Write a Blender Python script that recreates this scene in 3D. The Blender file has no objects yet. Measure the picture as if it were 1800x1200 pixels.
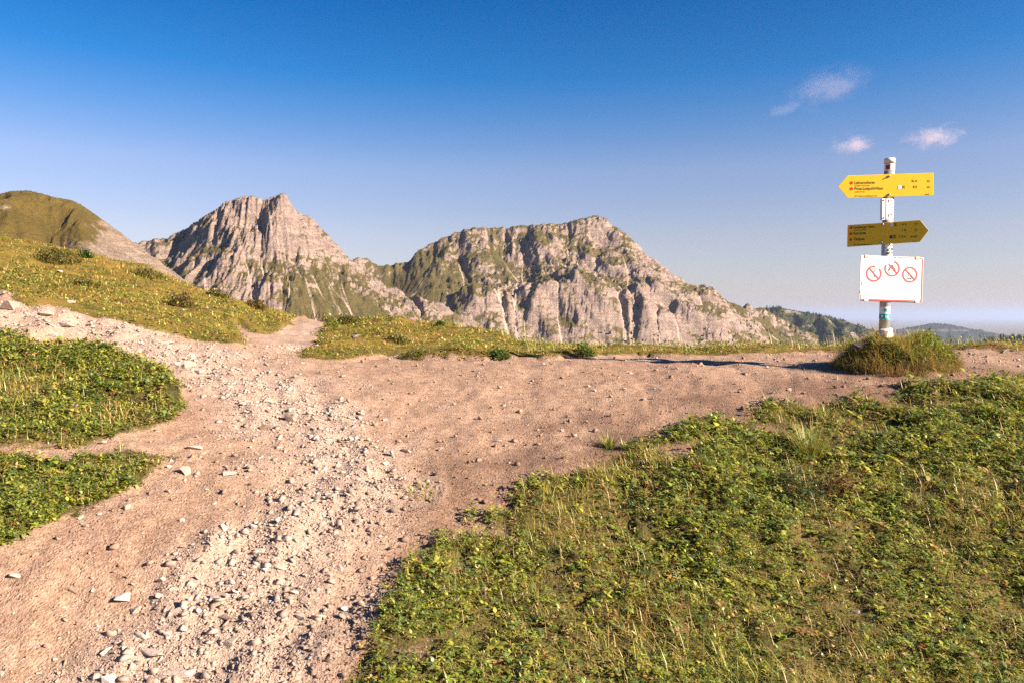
import bpy, bmesh, math, time
import numpy as np
from mathutils import Vector, Matrix

T0 = time.time()
SC = bpy.context.scene
COL = SC.collection
RNG = np.random.default_rng(7)

# ------------------------------------------------------------------ camera
F = 1300.0                     # focal length in pixels of an 1800 px wide frame
PITCH = math.atan(45 / F)      # eye level lies a little above the middle of the frame
cam = bpy.data.cameras.new('camera')
cam.sensor_width = 36.0
cam.lens = 36.0 * F / 1800.0
cam.clip_start = 0.05
cam.clip_end = 200000.0
cam_ob = bpy.data.objects.new('camera', cam)
COL.objects.link(cam_ob)
cam_ob.rotation_euler = (math.pi / 2 - PITCH, 0, 0)
SC.camera = cam_ob

# ------------------------------------------------------------------ light
SUN_EL = math.radians(25.5)
SUN_AZ = math.radians(115.0)   # clockwise from +Y
SUN_DIR = Vector((math.cos(SUN_EL) * math.sin(SUN_AZ), math.cos(SUN_EL) * math.cos(SUN_AZ), math.sin(SUN_EL)))
world = bpy.data.worlds.new('World')
SC.world = world
world.use_nodes = True
wn = world.node_tree
for n in list(wn.nodes):
    wn.nodes.remove(n)
w_out = wn.nodes.new('ShaderNodeOutputWorld')
w_bg = wn.nodes.new('ShaderNodeBackground')
w_sky = wn.nodes.new('ShaderNodeTexSky')
w_sky.sky_type = 'NISHITA'
w_sky.sun_disc = False
w_sky.sun_elevation = SUN_EL
w_sky.sun_rotation = SUN_AZ
w_sky.altitude = 1900
w_sky.air_density = 1.3
w_sky.dust_density = 0.3
w_sky.ozone_density = 4.0
w_hs = wn.nodes.new('ShaderNodeHueSaturation')
w_hs.inputs['Saturation'].default_value = 1.15
w_bg.inputs['Strength'].default_value = 0.065
# the air here is dry and clear: deep blue aloft, paling to lilac near the horizon
w_tc = wn.nodes.new('ShaderNodeTexCoord')
w_sep = wn.nodes.new('ShaderNodeSeparateXYZ')
w_rp = wn.nodes.new('ShaderNodeValToRGB')
w_mul = wn.nodes.new('ShaderNodeMix')
w_mul.data_type = 'RGBA'; w_mul.blend_type = 'MULTIPLY'; w_mul.inputs[0].default_value = 1.0
wn.links.new(w_tc.outputs['Generated'], w_sep.inputs[0])
wn.links.new(w_sep.outputs['Z'], w_rp.inputs[0])
SKY_STOPS = [(0.0, (0.47, 0.39, 0.46)), (0.06, (0.68, 0.49, 0.50)), (0.105, (0.86, 0.55, 0.52)), (0.19, (0.90, 0.60, 0.60)), (0.25, (0.46, 0.53, 0.63)), (0.30, (0.12, 0.46, 0.64)), (0.385, (0.0, 0.355, 0.57))]
cr = w_rp.color_ramp
while len(cr.elements) < len(SKY_STOPS): cr.elements.new(0.5)
for e, (p_, c_) in zip(cr.elements, SKY_STOPS):
    e.position = p_; e.color = (*c_, 1)
wn.links.new(w_sky.outputs[0], w_hs.inputs['Color'])
wn.links.new(w_hs.outputs[0], w_mul.inputs[6])
wn.links.new(w_rp.outputs[0], w_mul.inputs[7])
wn.links.new(w_mul.outputs[2], w_bg.inputs['Color'])
wn.links.new(w_bg.outputs[0], w_out.inputs['Surface'])

sun = bpy.data.lights.new('sun', 'SUN')
sun.energy = 5.0
sun.angle = math.radians(0.5)
sun.color = (1.0, 0.82, 0.66)
sun_ob = bpy.data.objects.new('sun', sun)
COL.objects.link(sun_ob)
sun_ob.rotation_euler = (-SUN_DIR).to_track_quat('-Z', 'Y').to_euler()
sun_ob.location = (20, -10, 30)

SC.view_settings.view_transform = 'Standard'
SC.view_settings.look = 'None'
SC.view_settings.gamma = 1.0
SC.view_settings.use_curve_mapping = False
SC.view_settings.exposure = 1.85
SC.cycles.use_denoising = False
SC.cycles.max_bounces = 6
SC.cycles.diffuse_bounces = 2
SC.cycles.transmission_bounces = 3
SC.cycles.volume_bounces = 1
SC.cycles.use_adaptive_sampling = False
SC.cycles.adaptive_threshold = 0.01


# ------------------------------------------------------------------ small maths helpers
def P(u, v, D):
    """World point at forward distance D that the photograph shows at pixel (u, v)."""
    u = np.asarray(u, float); v = np.asarray(v, float); D = np.asarray(D, float)
    cx = (u - 900) / F
    cz = -(v - 600) / F
    c, s = math.cos(PITCH), math.sin(PITCH)
    y = c + cz * s
    z = -s + cz * c
    return np.stack(np.broadcast_arrays(cx / y * D, D, z / y * D), -1)


def sstep(a, b, x):
    t = np.clip((x - a) / (b - a), 0, 1)
    return t * t * (3 - 2 * t)


_PERM = np.random.default_rng(3).permutation(512).astype(np.int64)
_ANG = np.random.default_rng(4).uniform(0, 2 * np.pi, 512)
_GX, _GY = np.cos(_ANG), np.sin(_ANG)


def perlin(x, y, seed=0):
    x = np.asarray(x, float); y = np.asarray(y, float)
    xi = np.floor(x).astype(np.int64); yi = np.floor(y).astype(np.int64)
    xf = x - xi; yf = y - yi
    def g(ix, iy, dx, dy):
        h = _PERM[(_PERM[(ix + seed * 17) & 511] + iy + seed * 31) & 511]
        return _GX[h] * dx + _GY[h] * dy
    u = xf ** 3 * (xf * (xf * 6 - 15) + 10); v = yf ** 3 * (yf * (yf * 6 - 15) + 10)
    a = g(xi, yi, xf, yf); b = g(xi + 1, yi, xf - 1, yf)
    c = g(xi, yi + 1, xf, yf - 1); d = g(xi + 1, yi + 1, xf - 1, yf - 1)
    return 1.5 * ((a + (b - a) * u) + ((c + (d - c) * u) - (a + (b - a) * u)) * v)


def fbm(x, y, seed=0, octv=4, gain=0.5, lac=2.03):
    s = 0; a = 1.0; f = 1.0
    for i in range(octv):
        s = s + a * perlin(x * f, y * f, seed + i)
        a *= gain; f *= lac
    return s


def ridged(x, y, seed=0, octv=4, gain=0.5, lac=2.05):
    s = 0; a = 1.0; f = 1.0
    for i in range(octv):
        s = s + a * (1 - np.abs(perlin(x * f, y * f, seed + i)) * 1.6)
        a *= gain; f *= lac
    return s


def blur(a, r):
    """Separable box blur repeated, for masks."""
    for _ in range(2):
        for ax in (0, 1):
            p = np.pad(a, [(r + 1, r) if k == ax else (0, 0) for k in (0, 1)], mode='edge')
            c = np.cumsum(p, axis=ax)
            n = a.shape[ax]
            hi = np.take(c, np.arange(2 * r + 1, 2 * r + 1 + n), axis=ax)
            lo = np.take(c, np.arange(0, n), axis=ax)
            a = (hi - lo) / (2 * r + 1)
    return a


def inside(poly, x, y):
    poly = np.asarray(poly, float)
    res = np.zeros(np.shape(x), bool)
    n = len(poly)
    j = n - 1
    for i in range(n):
        xi, yi = poly[i]; xj, yj = poly[j]
        if yi != yj:
            c = ((yi > y) != (yj > y)) & (x < (xj - xi) * (y - yi) / (yj - yi) + xi)
            res ^= c
        j = i
    return res


def seg_dist(line, x, y):
    line = np.asarray(line, float)
    best = np.full(np.shape(x), 1e9)
    for i in range(len(line) - 1):
        ax, ay = line[i]; bx, by = line[i + 1]
        dx, dy = bx - ax, by - ay
        t = np.clip(((x - ax) * dx + (y - ay) * dy) / (dx * dx + dy * dy + 1e-12), 0, 1)
        best = np.minimum(best, np.hypot(x - ax - t * dx, y - ay - t * dy))
    return best


# ------------------------------------------------------------------ mesh helpers
def make_mesh(name, verts, faces, color=None, attrs=None, smooth=False):
    """faces: list of int arrays (n,k)."""
    me = bpy.data.meshes.new(name)
    verts = np.ascontiguousarray(verts, np.float32)
    if not isinstance(faces, (list, tuple)):
        faces = [faces]
    faces = [np.asarray(f, np.int32) for f in faces if len(f)]
    loops = np.concatenate([f.ravel() for f in faces])
    tot = np.concatenate([np.full(len(f), f.shape[1], np.int32) for f in faces])
    start = np.concatenate([[0], np.cumsum(tot)[:-1]]).astype(np.int32)
    me.vertices.add(len(verts)); me.vertices.foreach_set('co', verts.ravel())
    me.loops.add(len(loops)); me.loops.foreach_set('vertex_index', loops)
    me.polygons.add(len(tot)); me.polygons.foreach_set('loop_start', start)
    me.polygons.foreach_set('loop_total', tot)
    if smooth:
        me.polygons.foreach_set('use_smooth', np.ones(len(tot), bool))
    me.update(calc_edges=True)
    if color is not None:
        c = np.ones((len(verts), 4), np.float32); c[:, :3] = color
        at = me.attributes.new('Col', 'FLOAT_COLOR', 'POINT')
        at.data.foreach_set('color', c.ravel())
    for k, a in (attrs or {}).items():
        at = me.attributes.new(k, 'FLOAT', 'POINT')
        at.data.foreach_set('value', np.ascontiguousarray(a, np.float32).ravel())
    return me


def link(name, me, mat=None, parent=None):
    o = bpy.data.objects.new(name, me)
    COL.objects.link(o)
    if mat is not None and me is not None and len(me.materials) == 0:
        me.materials.append(mat)
    if parent is not None:
        o.parent = parent
    return o


def tag(o, label=None, cat=None, group=None, kind=None):
    if label: o['label'] = label
    if cat: o['category'] = cat
    if group: o['group'] = group
    if kind: o['kind'] = kind
    return o


def empty(name, loc=(0, 0, 0), rz=0.0):
    o = bpy.data.objects.new(name, None)
    COL.objects.link(o)
    o.empty_display_size = 0.1
    o.location = loc
    o.rotation_euler = (0, 0, rz)
    return o


# ------------------------------------------------------------------ materials
class NT:
    def __init__(self, name):
        self.mat = bpy.data.materials.new(name)
        self.mat.use_nodes = True
        self.t = self.mat.node_tree
        self.bsdf = self.t.nodes['Principled BSDF']
        self.out = self.t.nodes['Material Output']

    def n(self, typ, **kw):
        nd = self.t.nodes.new(typ)
        for k, v in kw.items():
            if k.startswith('i_'):
                nd.inputs[k[2:].replace('_', ' ')].default_value = v
            else:
                setattr(nd, k, v)
        return nd

    def l(self, a, b):
        self.t.links.new(a, b)

    def noise(self, scale, detail=4.0, rough=0.55, vec=None, dist=0.0):
        nd = self.n('ShaderNodeTexNoise')
        nd.inputs['Scale'].default_value = scale
        nd.inputs['Detail'].default_value = detail
        nd.inputs['Roughness'].default_value = rough
        nd.inputs['Distortion'].default_value = dist
        if vec is not None: self.l(vec, nd.inputs['Vector'])
        return nd.outputs[0]

    def ramp(self, fac, stops, interp='LINEAR'):
        nd = self.n('ShaderNodeValToRGB')
        cr = nd.color_ramp
        cr.interpolation = interp
        while len(cr.elements) < len(stops): cr.elements.new(0.5)
        for e, (p, c) in zip(cr.elements, stops):
            e.position = p
            e.color = (*c, 1) if len(c) == 3 else c
        self.l(fac, nd.inputs[0])
        return nd.outputs[0]

    def mix(self, fac, a, b, typ='MIX'):
        nd = self.n('ShaderNodeMix', data_type='RGBA', blend_type=typ)
        for sock, val in ((nd.inputs[0], fac), (nd.inputs[6], a), (nd.inputs[7], b)):
            if isinstance(val, (int, float)): sock.default_value = val
            elif isinstance(val, (tuple, list)): sock.default_value = (*val, 1) if len(val) == 3 else val
            else: self.l(val, sock)
        return nd.outputs[2]

    def math(self, op, a, b=None, clamp=False):
        nd = self.n('ShaderNodeMath', operation=op, use_clamp=clamp)
        for i, val in enumerate((a, b)):
            if val is None: continue
            if isinstance(val, (int, float)): nd.inputs[i].default_value = val
            else: self.l(val, nd.inputs[i])
        return nd.outputs[0]

    def attr(self, name, color=False):
        nd = self.n('ShaderNodeAttribute', attribute_name=name)
        return nd.outputs['Color'] if color else nd.outputs['Fac']

    def pos(self):
        return self.n('ShaderNodeNewGeometry').outputs['Position']

    def scalev(self, vec, s):
        nd = self.n('ShaderNodeVectorMath', operation='MULTIPLY')
        self.l(vec, nd.inputs[0]); nd.inputs[1].default_value = s if hasattr(s, '__len__') else (s, s, s)
        return nd.outputs[0]

    def bump(self, h, strength, dist):
        nd = self.n('ShaderNodeBump')
        nd.inputs['Strength'].default_value = strength
        nd.inputs['Distance'].default_value = dist
        self.l(h, nd.inputs['Height'])
        self.l(nd.outputs[0], self.bsdf.inputs['Normal'])

    def set(self, color=None, rough=0.8, spec=0.3, metal=0.0):
        b = self.bsdf
        if color is not None:
            if isinstance(color, (tuple, list)): b.inputs['Base Color'].default_value = (*color, 1)
            else: self.l(color, b.inputs['Base Color'])
        if isinstance(rough, (int, float)): b.inputs['Roughness'].default_value = rough
        else: self.l(rough, b.inputs['Roughness'])
        b.inputs['Specular IOR Level'].default_value = spec
        b.inputs['Metallic'].default_value = metal
        return self.mat


def plain(name, color, rough=0.6, spec=0.3, metal=0.0, var=0.12, scale=30.0):
    m = NT(name)
    nz = m.noise(scale, 5, 0.6)
    c = m.mix(nz, tuple(x * (1 - var) for x in color), tuple(min(1, x * (1 + var)) for x in color))
    return m.set(c, rough, spec, metal)


def foliage_mat(name, trans=0.32):
    m = NT(name)
    col = m.attr('Col', True)
    nz = m.noise(60, 2, 0.5)
    c = m.mix(0.25, col, m.mix(nz, (0.25, 0.25, 0.25), (1.0, 1.0, 1.0)), 'MULTIPLY')
    c = m.mix(0.0, c, c)
    d = m.n('ShaderNodeBsdfDiffuse'); m.l(c, d.inputs[0])
    t = m.n('ShaderNodeBsdfTranslucent'); m.l(c, t.inputs[0])
    g = m.n('ShaderNodeBsdfGlossy'); g.inputs['Roughness'].default_value = 0.45
    g.inputs['Color'].default_value = (1, 1, 1, 1)
    s1 = m.n('ShaderNodeMixShader'); s1.inputs[0].default_value = trans
    m.l(d.outputs[0], s1.inputs[1]); m.l(t.outputs[0], s1.inputs[2])
    s2 = m.n('ShaderNodeMixShader'); s2.inputs[0].default_value = 0.04
    m.l(s1.outputs[0], s2.inputs[1]); m.l(g.outputs[0], s2.inputs[2])
    m.l(s2.outputs[0], m.out.inputs['Surface'])
    m.t.nodes.remove(m.bsdf)
    return m.mat


def mat_ground():
    m = NT('saddle_ground')
    p = m.pos()
    rub = m.attr('rubble'); dark = m.attr('dark'); turf = m.attr('turf'); that = m.attr('thatch')
    big = m.noise(2.2, 5, 0.6, p)
    mid = m.noise(17, 5, 0.65, p)
    fine = m.noise(150, 4, 0.7, p)
    soil = m.ramp(mid, [(0.25, (0.235, 0.15, 0.097)), (0.5, (0.34, 0.228, 0.155)), (0.75, (0.415, 0.295, 0.212))])
    soil = m.mix(m.math('MULTIPLY', m.ramp(big, [(0.4, (0, 0, 0)), (0.7, (1, 1, 1))]), 0.5), soil, (0.25, 0.155, 0.105))
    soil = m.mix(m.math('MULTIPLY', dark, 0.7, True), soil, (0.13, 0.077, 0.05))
    dust = m.ramp(fine, [(0.3, (0.31, 0.23, 0.175)), (0.7, (0.43, 0.335, 0.27))])
    fac = m.math('MULTIPLY', rub, m.math('ADD', 0.35, m.math('MULTIPLY', mid, 0.9)), True)
    c = m.mix(fac, soil, dust)
    vor = m.n('ShaderNodeTexVoronoi'); vor.inputs['Scale'].default_value = 95
    m.l(p, vor.inputs['Vector'])
    sepc = m.n('ShaderNodeSeparateColor'); m.l(vor.outputs['Color'], sepc.inputs[0])
    peb = m.ramp(vor.outputs['Distance'], [(0.0, (1, 1, 1)), (0.45, (0.35, 0.35, 0.35)), (0.75, (0, 0, 0))])
    tint = m.ramp(sepc.outputs[0], [(0.0, (0.62, 0.60, 0.58)), (0.5, (0.95, 0.95, 0.95)), (1.0, (1.3, 1.28, 1.25))])
    c = m.mix(0.75, c, m.mix(1.0, c, tint, 'MULTIPLY'))
    turfc = m.ramp(m.noise(6, 5, 0.6, p), [(0.3, (0.045, 0.042, 0.014)), (0.5, (0.10, 0.085, 0.026)), (0.75, (0.20, 0.145, 0.055))])
    turfc = m.mix(m.math('MULTIPLY', fine, 0.7), turfc, m.mix(1.0, turfc, (0.4, 0.4, 0.35), 'MULTIPLY'))
    th = m.ramp(m.noise(3.2, 8, 0.72, p), [(0.32, (0.065, 0.07, 0.014)), (0.45, (0.15, 0.125, 0.024)), (0.55, (0.21, 0.15, 0.032)), (0.68, (0.22, 0.115, 0.05))])
    turfc = m.mix(that, turfc, m.mix(m.math('MULTIPLY', fine, 0.6), th, m.mix(1.0, th, (0.45, 0.4, 0.4), 'MULTIPLY')))
    tf = m.math('ADD', turf, m.math('MULTIPLY', m.math('SUBTRACT', m.math('ADD', mid, fine), 1.0), 0.9))
    tf = m.ramp(tf, [(0.42, (0, 0, 0)), (0.58, (1, 1, 1))])
    c = m.mix(tf, c, turfc)
    vor2 = m.n('ShaderNodeTexVoronoi'); vor2.inputs['Scale'].default_value = 210
    m.l(p, vor2.inputs['Vector'])
    h = m.math('ADD', m.math('MULTIPLY', peb, m.math('MULTIPLY', sepc.outputs[1], 0.9)), m.math('ADD', m.math('MULTIPLY', fine, 0.5), m.math('MULTIPLY', vor2.outputs['Distance'], -0.35)))
    m.bump(h, 0.8, 0.007)
    return m.set(c, 0.95, 0.1)


def mat_stone(name='stone', base=((0.30, 0.235, 0.185), (0.42, 0.345, 0.285), (0.50, 0.43, 0.365))):
    m = NT(name)
    oi = m.n('ShaderNodeObjectInfo')
    p = m.pos()
    col = m.attr('Col', True)
    a = m.noise(35, 5, 0.65, p); b = m.noise(9, 3, 0.6, p)
    c = m.ramp(m.math('ADD', m.math('MULTIPLY', a, 0.6), m.math('MULTIPLY', oi.outputs['Random'], 0.4)),
               [(0.25, base[0]), (0.55, base[1]), (0.8, base[2])])
    c = m.mix(m.math('MULTIPLY', b, 0.4), c, tuple(x * 0.7 for x in base[1]))
    m.bump(a, 0.5, 0.01)
    return m.set(c, 0.9, 0.2)


def mat_gravel():
    m = NT('gravel_stones')
    p = m.pos()
    col = m.attr('Col', True)
    a = m.noise(120, 3, 0.6, p)
    c = m.mix(0.35, col, m.mix(1.0, col, m.ramp(a, [(0.3, (0.5, 0.5, 0.5)), (0.7, (1, 1, 1))]), 'MULTIPLY'))
    return m.set(c, 0.92, 0.15)


def mat_mountain(name, rock, rock2, grass, grass2, scree, freq=1.0):
    m = NT(name)
    p = m.pos()
    g = m.attr('grass'); s = m.attr('scree')
    big = m.noise(0.012 * freq, 6, 0.6, p)
    mid = m.noise(0.06 * freq, 6, 0.65, p)
    fine = m.noise(0.3 * freq, 6, 0.75, p)
    # tilted strata
    st = m.noise(0.05 * freq, 5, 0.65, m.scalev(p, (0.35, 0.35, 2.2)), 1.0)
    rc = m.mix(m.ramp(mid, [(0.35, (0, 0, 0)), (0.65, (1, 1, 1))]), rock, rock2)
    rc = m.mix(m.math('MULTIPLY', m.ramp(st, [(0.42, (0, 0, 0)), (0.58, (1, 1, 1))]), 0.45), rc, tuple(x * 0.55 for x in rock))
    rc = m.mix(0.85, rc, m.mix(1.0, rc, m.ramp(fine, [(0.3, (0.55, 0.55, 0.55)), (0.65, (1.15, 1.15, 1.15))]), 'MULTIPLY'))
    gc = m.mix(m.ramp(big, [(0.35, (0, 0, 0)), (0.65, (1, 1, 1))]), grass, grass2)
    gc = m.mix(0.5, gc, m.mix(1.0, gc, m.ramp(fine, [(0.3, (0.6, 0.6, 0.6)), (0.7, (1.2, 1.2, 1.2))]), 'MULTIPLY'))
    gf = m.math('ADD', g, m.math('MULTIPLY', m.math('SUBTRACT', m.math('ADD', mid, fine), 1.0), 1.1))
    gf = m.ramp(gf, [(0.42, (0, 0, 0)), (0.58, (1, 1, 1))])
    c = m.mix(gf, rc, gc)
    sf = m.math('ADD', s, m.math('MULTIPLY', m.math('SUBTRACT', fine, 0.5), 0.7))
    sf = m.ramp(sf, [(0.35, (0, 0, 0)), (0.95, (1, 1, 1))])
    sc = m.mix(fine, tuple(x * 0.85 for x in scree), scree)
    c = m.mix(sf, c, sc)
    crag = m.noise(0.13 * freq, 5, 0.7, p, 1.2)
    crag = m.math('ABSOLUTE', m.math('SUBTRACT', crag, 0.5))
    h = m.math('ADD', m.math('MULTIPLY', mid, 0.8), m.math('ADD', m.math('MULTIPLY', fine, 0.9), m.math('ADD', m.math('MULTIPLY', st, 1.0), m.math('MULTIPLY', crag, -2.4))))
    m.bump(h, 0.9, 6.0 / freq)
    return m.set(c, 0.95, 0.08)


M_GROUND = mat_ground()
M_STONE = mat_stone()
M_STONE_TAN = mat_stone('stone_tan', ((0.20, 0.135, 0.095), (0.28, 0.20, 0.15), (0.34, 0.255, 0.195)))
M_STONE_GREY = mat_stone('stone_grey', ((0.20, 0.17, 0.16), (0.33, 0.29, 0.27), (0.45, 0.40, 0.37)))
M_STONE_DARK = mat_stone('stone_dark', ((0.09, 0.075, 0.065), (0.15, 0.13, 0.12), (0.22, 0.19, 0.175)))
M_GRAVEL = mat_gravel()
M_LEAF = foliage_mat('meadow_leaves')

# ================================================================== THE NEAR GROUND
CTRL = []
for u, rows in {
    -500: [(1200, 1.95), (900, 2.55), (760, 3.2), (640, 4.4), (540, 6.2), (470, 9.0), (400, 13.5), (360, 18)],
    0: [(1200, 2.0), (970, 2.45), (800, 3.1), (690, 3.9), (590, 5.0), (535, 6.0), (500, 8.5), (462, 12.5), (424, 18)],
    300: [(1200, 2.0), (950, 2.5), (820, 3.05), (720, 3.8), (640, 4.8), (585, 6.0), (540, 8.5), (510, 12), (490, 16)],
    500: [(1200, 2.0), (900, 2.7), (760, 3.6), (680, 4.5), (622, 5.8), (588, 8.2), (566, 11), (555, 13)],
    700: [(1200, 2.0), (900, 2.8), (760, 3.7), (680, 4.6), (633, 5.7), (603, 7.5), (572, 10.2)],
    850: [(629, 5.8), (604, 7.4), (587, 9.2)],
    950: [(1200, 2.05), (900, 2.85), (780, 3.55), (690, 4.5), (640, 5.3), (626, 6.0), (612, 7.4)],
    1200: [(1200, 2.05), (900, 2.85), (760, 3.6), (680, 4.45), (641, 5.1), (625, 6.0), (619, 6.8)],
    1500: [(1200, 2.1), (900, 2.9), (760, 3.6), (700, 4.1), (655, 4.7), (632, 5.4), (616, 6.5)],
    1800: [(1200, 2.1), (900, 2.85), (760, 3.5), (690, 4.05), (650, 4.7), (627, 5.5), (613, 6.5)],
    2400: [(1200, 2.1), (900, 2.85), (760, 3.5), (690, 4.05), (650, 4.7), (627, 5.5), (613, 6.5)],
}.items():
    for v, D in rows:
        CTRL.append(P(u, v, D))
    u_, (v_, D_) = u, rows[-1]
    c = P(u_, v_, D_)
    for k, dz in ((1.3, 0.13), (1.8, 0.45), (3.0, 1.6)):
        q = c.copy(); q[0] *= k; q[1] *= k; q[2] = c[2] - dz * (D_ ** 0.9) / 2.0
        CTRL.append(q)
for x in (-6, -3, 0, 3, 6):
    for y, z in ((0.6, -1.24), (-1.5, -1.55), (-5, -2.2)):
        CTRL.append(np.array([x, y, z + 0.03 * max(0, -x)]))
CTRL = np.array(CTRL)


def _tps_k(r2):
    return 0.5 * r2 * np.log(r2 + 1e-9)


def _fit():
    xy = CTRL[:, :2]; n = len(xy)
    r2 = ((xy[:, None] - xy[None]) ** 2).sum(-1)
    K = _tps_k(r2) + np.eye(n) * 0.02
    Pm = np.c_[np.ones(n), xy]
    A = np.zeros((n + 3, n + 3)); A[:n, :n] = K; A[:n, n:] = Pm; A[n:, :n] = Pm.T
    return np.linalg.solve(A, np.r_[CTRL[:, 2], 0, 0, 0])


_W = _fit()


def tps(x, y):
    x = np.asarray(x, float); y = np.asarray(y, float)
    out = _W[-3] + _W[-2] * x + _W[-1] * y
    for (cx, cy), w in zip(CTRL[:, :2], _W[:-3]):
        out = out + w * _tps_k((x - cx) ** 2 + (y - cy) ** 2)
    return out


RX0, RX1, RY0, RY1, RS = -16.0, 10.0, -1.0, 23.0, 0.025
gx = np.arange(RX0, RX1, RS); gy = np.arange(RY0, RY1, RS)
GX, GY = np.meshgrid(gx, gy)
# coarse thin-plate surface, upsampled
cs = 0.2
cgx = np.arange(RX0 - cs, RX1 + 2 * cs, cs); cgy = np.arange(RY0 - cs, RY1 + 2 * cs, cs)
CZ = tps(*np.meshgrid(cgx, cgy))


def bil(grid, x, y, x0, y0, s):
    fx = np.clip((np.asarray(x) - x0) / s, 0, grid.shape[1] - 1.001)
    fy = np.clip((np.asarray(y) - y0) / s, 0, grid.shape[0] - 1.001)
    ix = fx.astype(int); iy = fy.astype(int); tx = fx - ix; ty = fy - iy
    return (grid[iy, ix] * (1 - tx) * (1 - ty) + grid[iy, ix + 1] * tx * (1 - ty)
            + grid[iy + 1, ix] * (1 - tx) * ty + grid[iy + 1, ix + 1] * tx * ty)


def z_base(x, y):
    return bil(CZ, x, y, cgx[0], cgy[0], cs)


MOUND = P(1573, 648, 4.8)
MX, MY = MOUND[0], MOUND[1]


def hit(u, v, zf=None):
    """First place where the sight line through (u, v) meets the ground."""
    zf = zf or z_base
    D = np.concatenate([np.linspace(1.0, 8, 1400), np.linspace(8.01, 22, 900)])
    p = P(u, v, D)
    below = p[:, 2] < zf(p[:, 0], p[:, 1])
    k = int(np.argmax(below)) if below.any() else len(D) - 1
    return p[k]


def hits(pts):
    return np.array([hit(u, v)[:2] for u, v in pts])


# outlines of the turf (traced as sight lines onto the ground, then kept as ground plan)
G1 = np.vstack([hits([(560, 1260), (600, 1200), (640, 1130), (690, 1040), (760, 970), (825, 905), (895, 862), (960, 830), (1005, 808),
                      (1060, 802), (1110, 800), (1140, 765), (1200, 742), (1300, 730), (1345, 706), (1440, 712), (1500, 692),
                      (1600, 680), (1700, 674), (1800, 660), (2100, 655), (2500, 650)]),
                [(9.5, 4.0), (9.5, -0.9), (-0.6, -0.9), (-0.6, 1.4)]])
G2 = hits([(-500, 560), (-150, 575), (0, 590), (60, 606), (130, 603), (200, 615), (260, 640), (300, 665), (328, 700), (325, 722),
           (290, 750), (230, 770), (150, 785), (60, 793), (0, 796), (-300, 800), (-600, 780)])
G3 = hits([(-600, 810), (-200, 812), (0, 810), (80, 814), (150, 806), (230, 792), (290, 797), (270, 832), (220, 865), (150, 893),
           (110, 922), (60, 950), (0, 977), (-300, 1090), (-700, 1200)])
EDGE = hits([(-700, 440), (-300, 490), (0, 520), (40, 545), (100, 556), (200, 571), (300, 591), (400, 606), (460, 614),
             (510, 628), (560, 633), (615, 634), (680, 627), (760, 629), (850, 632), (925, 628), (960, 632), (1040, 628),
             (1120, 625), (1200, 627), (1300, 624), (1400, 621), (1480, 620), (1680, 616), (1800, 618), (2300, 618)])
G4 = np.vstack([EDGE, [(20, 6.5), (20, 60), (-40, 60), (-40, 12)]])
TRAIL = np.vstack([hits([(450, 620), (428, 602), (416, 580), (422, 568), (436, 584), (462, 590), (492, 584), (510, 572), (518, 563)]),
                   [(-3.9, 13.6), (-3.6, 15.5), (-3.0, 15.5), (-3.3, 13.4)],
                   hits([(562, 564), (568, 576), (564, 596), (548, 612), (510, 634)])])
RUB_LINE = hits([(-300, 510), (0, 560), (120, 575), (230, 600), (350, 640), (470, 690), (540, 740), (585, 800), (590, 860), (560, 930),
                 (500, 1010), (420, 1090), (330, 1160), (260, 1230)])

wx = GX + 0.05 * fbm(GX * 2.2, GY * 2.2, 11, 3) + 0.045 * fbm(GX * 9, GY * 9, 15, 3)
wy = GY + 0.05 * fbm(GX * 2.2 + 40, GY * 2.2, 12, 3) + 0.045 * fbm(GX * 9, GY * 9 + 30, 16, 3)
m1 = inside(G1, wx, wy); m2 = inside(G2, wx, wy); m3 = inside(G3, wx, wy)
m4 = inside(G4, wx, wy) & ~inside(TRAIL, wx, wy)
# right-hand meadow thins towards the path in ragged islands
d_e1 = blur(m1.astype(float), 14)
m1 &= (d_e1 + 0.62 * fbm(GX * 4.5, GY * 4.5, 23, 4)) > 0.5
md = np.hypot((GX - MX) / 0.345, (GY - MY) / 0.32)
md = md * (1 + 0.22 * fbm(GX * 4.5, GY * 4.5, 33, 3))
m5 = md < 1.0
GRASS = (m1 | m2 | m3 | m4 | m5).astype(float)
soft = blur(GRASS, 2)
softw = blur(GRASS, 5)
Z = z_base(GX, GY)
Z += 0.045 * sstep(0.25, 0.8, soft) * (0.6 + 0.8 * np.clip(fbm(GX * 1.5, GY * 1.5, 41, 2), -0.5, 1)) * np.clip(m4 * 1.3 + m2 * 0.75 + m3 * 0.55 + m1 * 0.15, 0, 1.4)
far = np.clip((GY - 5) / 6, 0, 1)
Z += blur(m1.astype(float), 4) * (0.022 * fbm(GX * 4.5, GY * 4.5, 57, 3) + 0.012 * fbm(GX * 12, GY * 12, 58, 2))
Z += GRASS * (0.018 * fbm(GX * 3, GY * 3, 51, 4) + 0.05 * far * fbm(GX * 1.1, GY * 1.1, 55, 4))
d_r = seg_dist(RUB_LINE, GX, GY)
RUB = np.clip(1 - d_r / (0.46 + 0.34 * np.clip((GY - 3.5) / 2, 0, 1)), 0, 1)
TR_LINE = hits([(480, 615), (505, 600), (535, 585), (540, 568)])
RUB = np.maximum(RUB, 0.6 * np.clip(1 - seg_dist(TR_LINE, GX, GY) / 0.6, 0, 1))
RUB = np.clip(RUB * 1.35 + 0.6 * fbm(GX * 2.5, GY * 2.5, 61, 4) * (RUB > 0.02), 0, 1) * (1 - GRASS)
Z += (1 - GRASS) * (0.014 * fbm(GX * 3.0, GY * 3.0, 71, 4) + 0.006 * fbm(GX * 13, GY * 13, 75, 3))
Z += RUB * 0.02 * (fbm(GX * 7, GY * 7, 81, 4) + 0.4)
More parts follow.
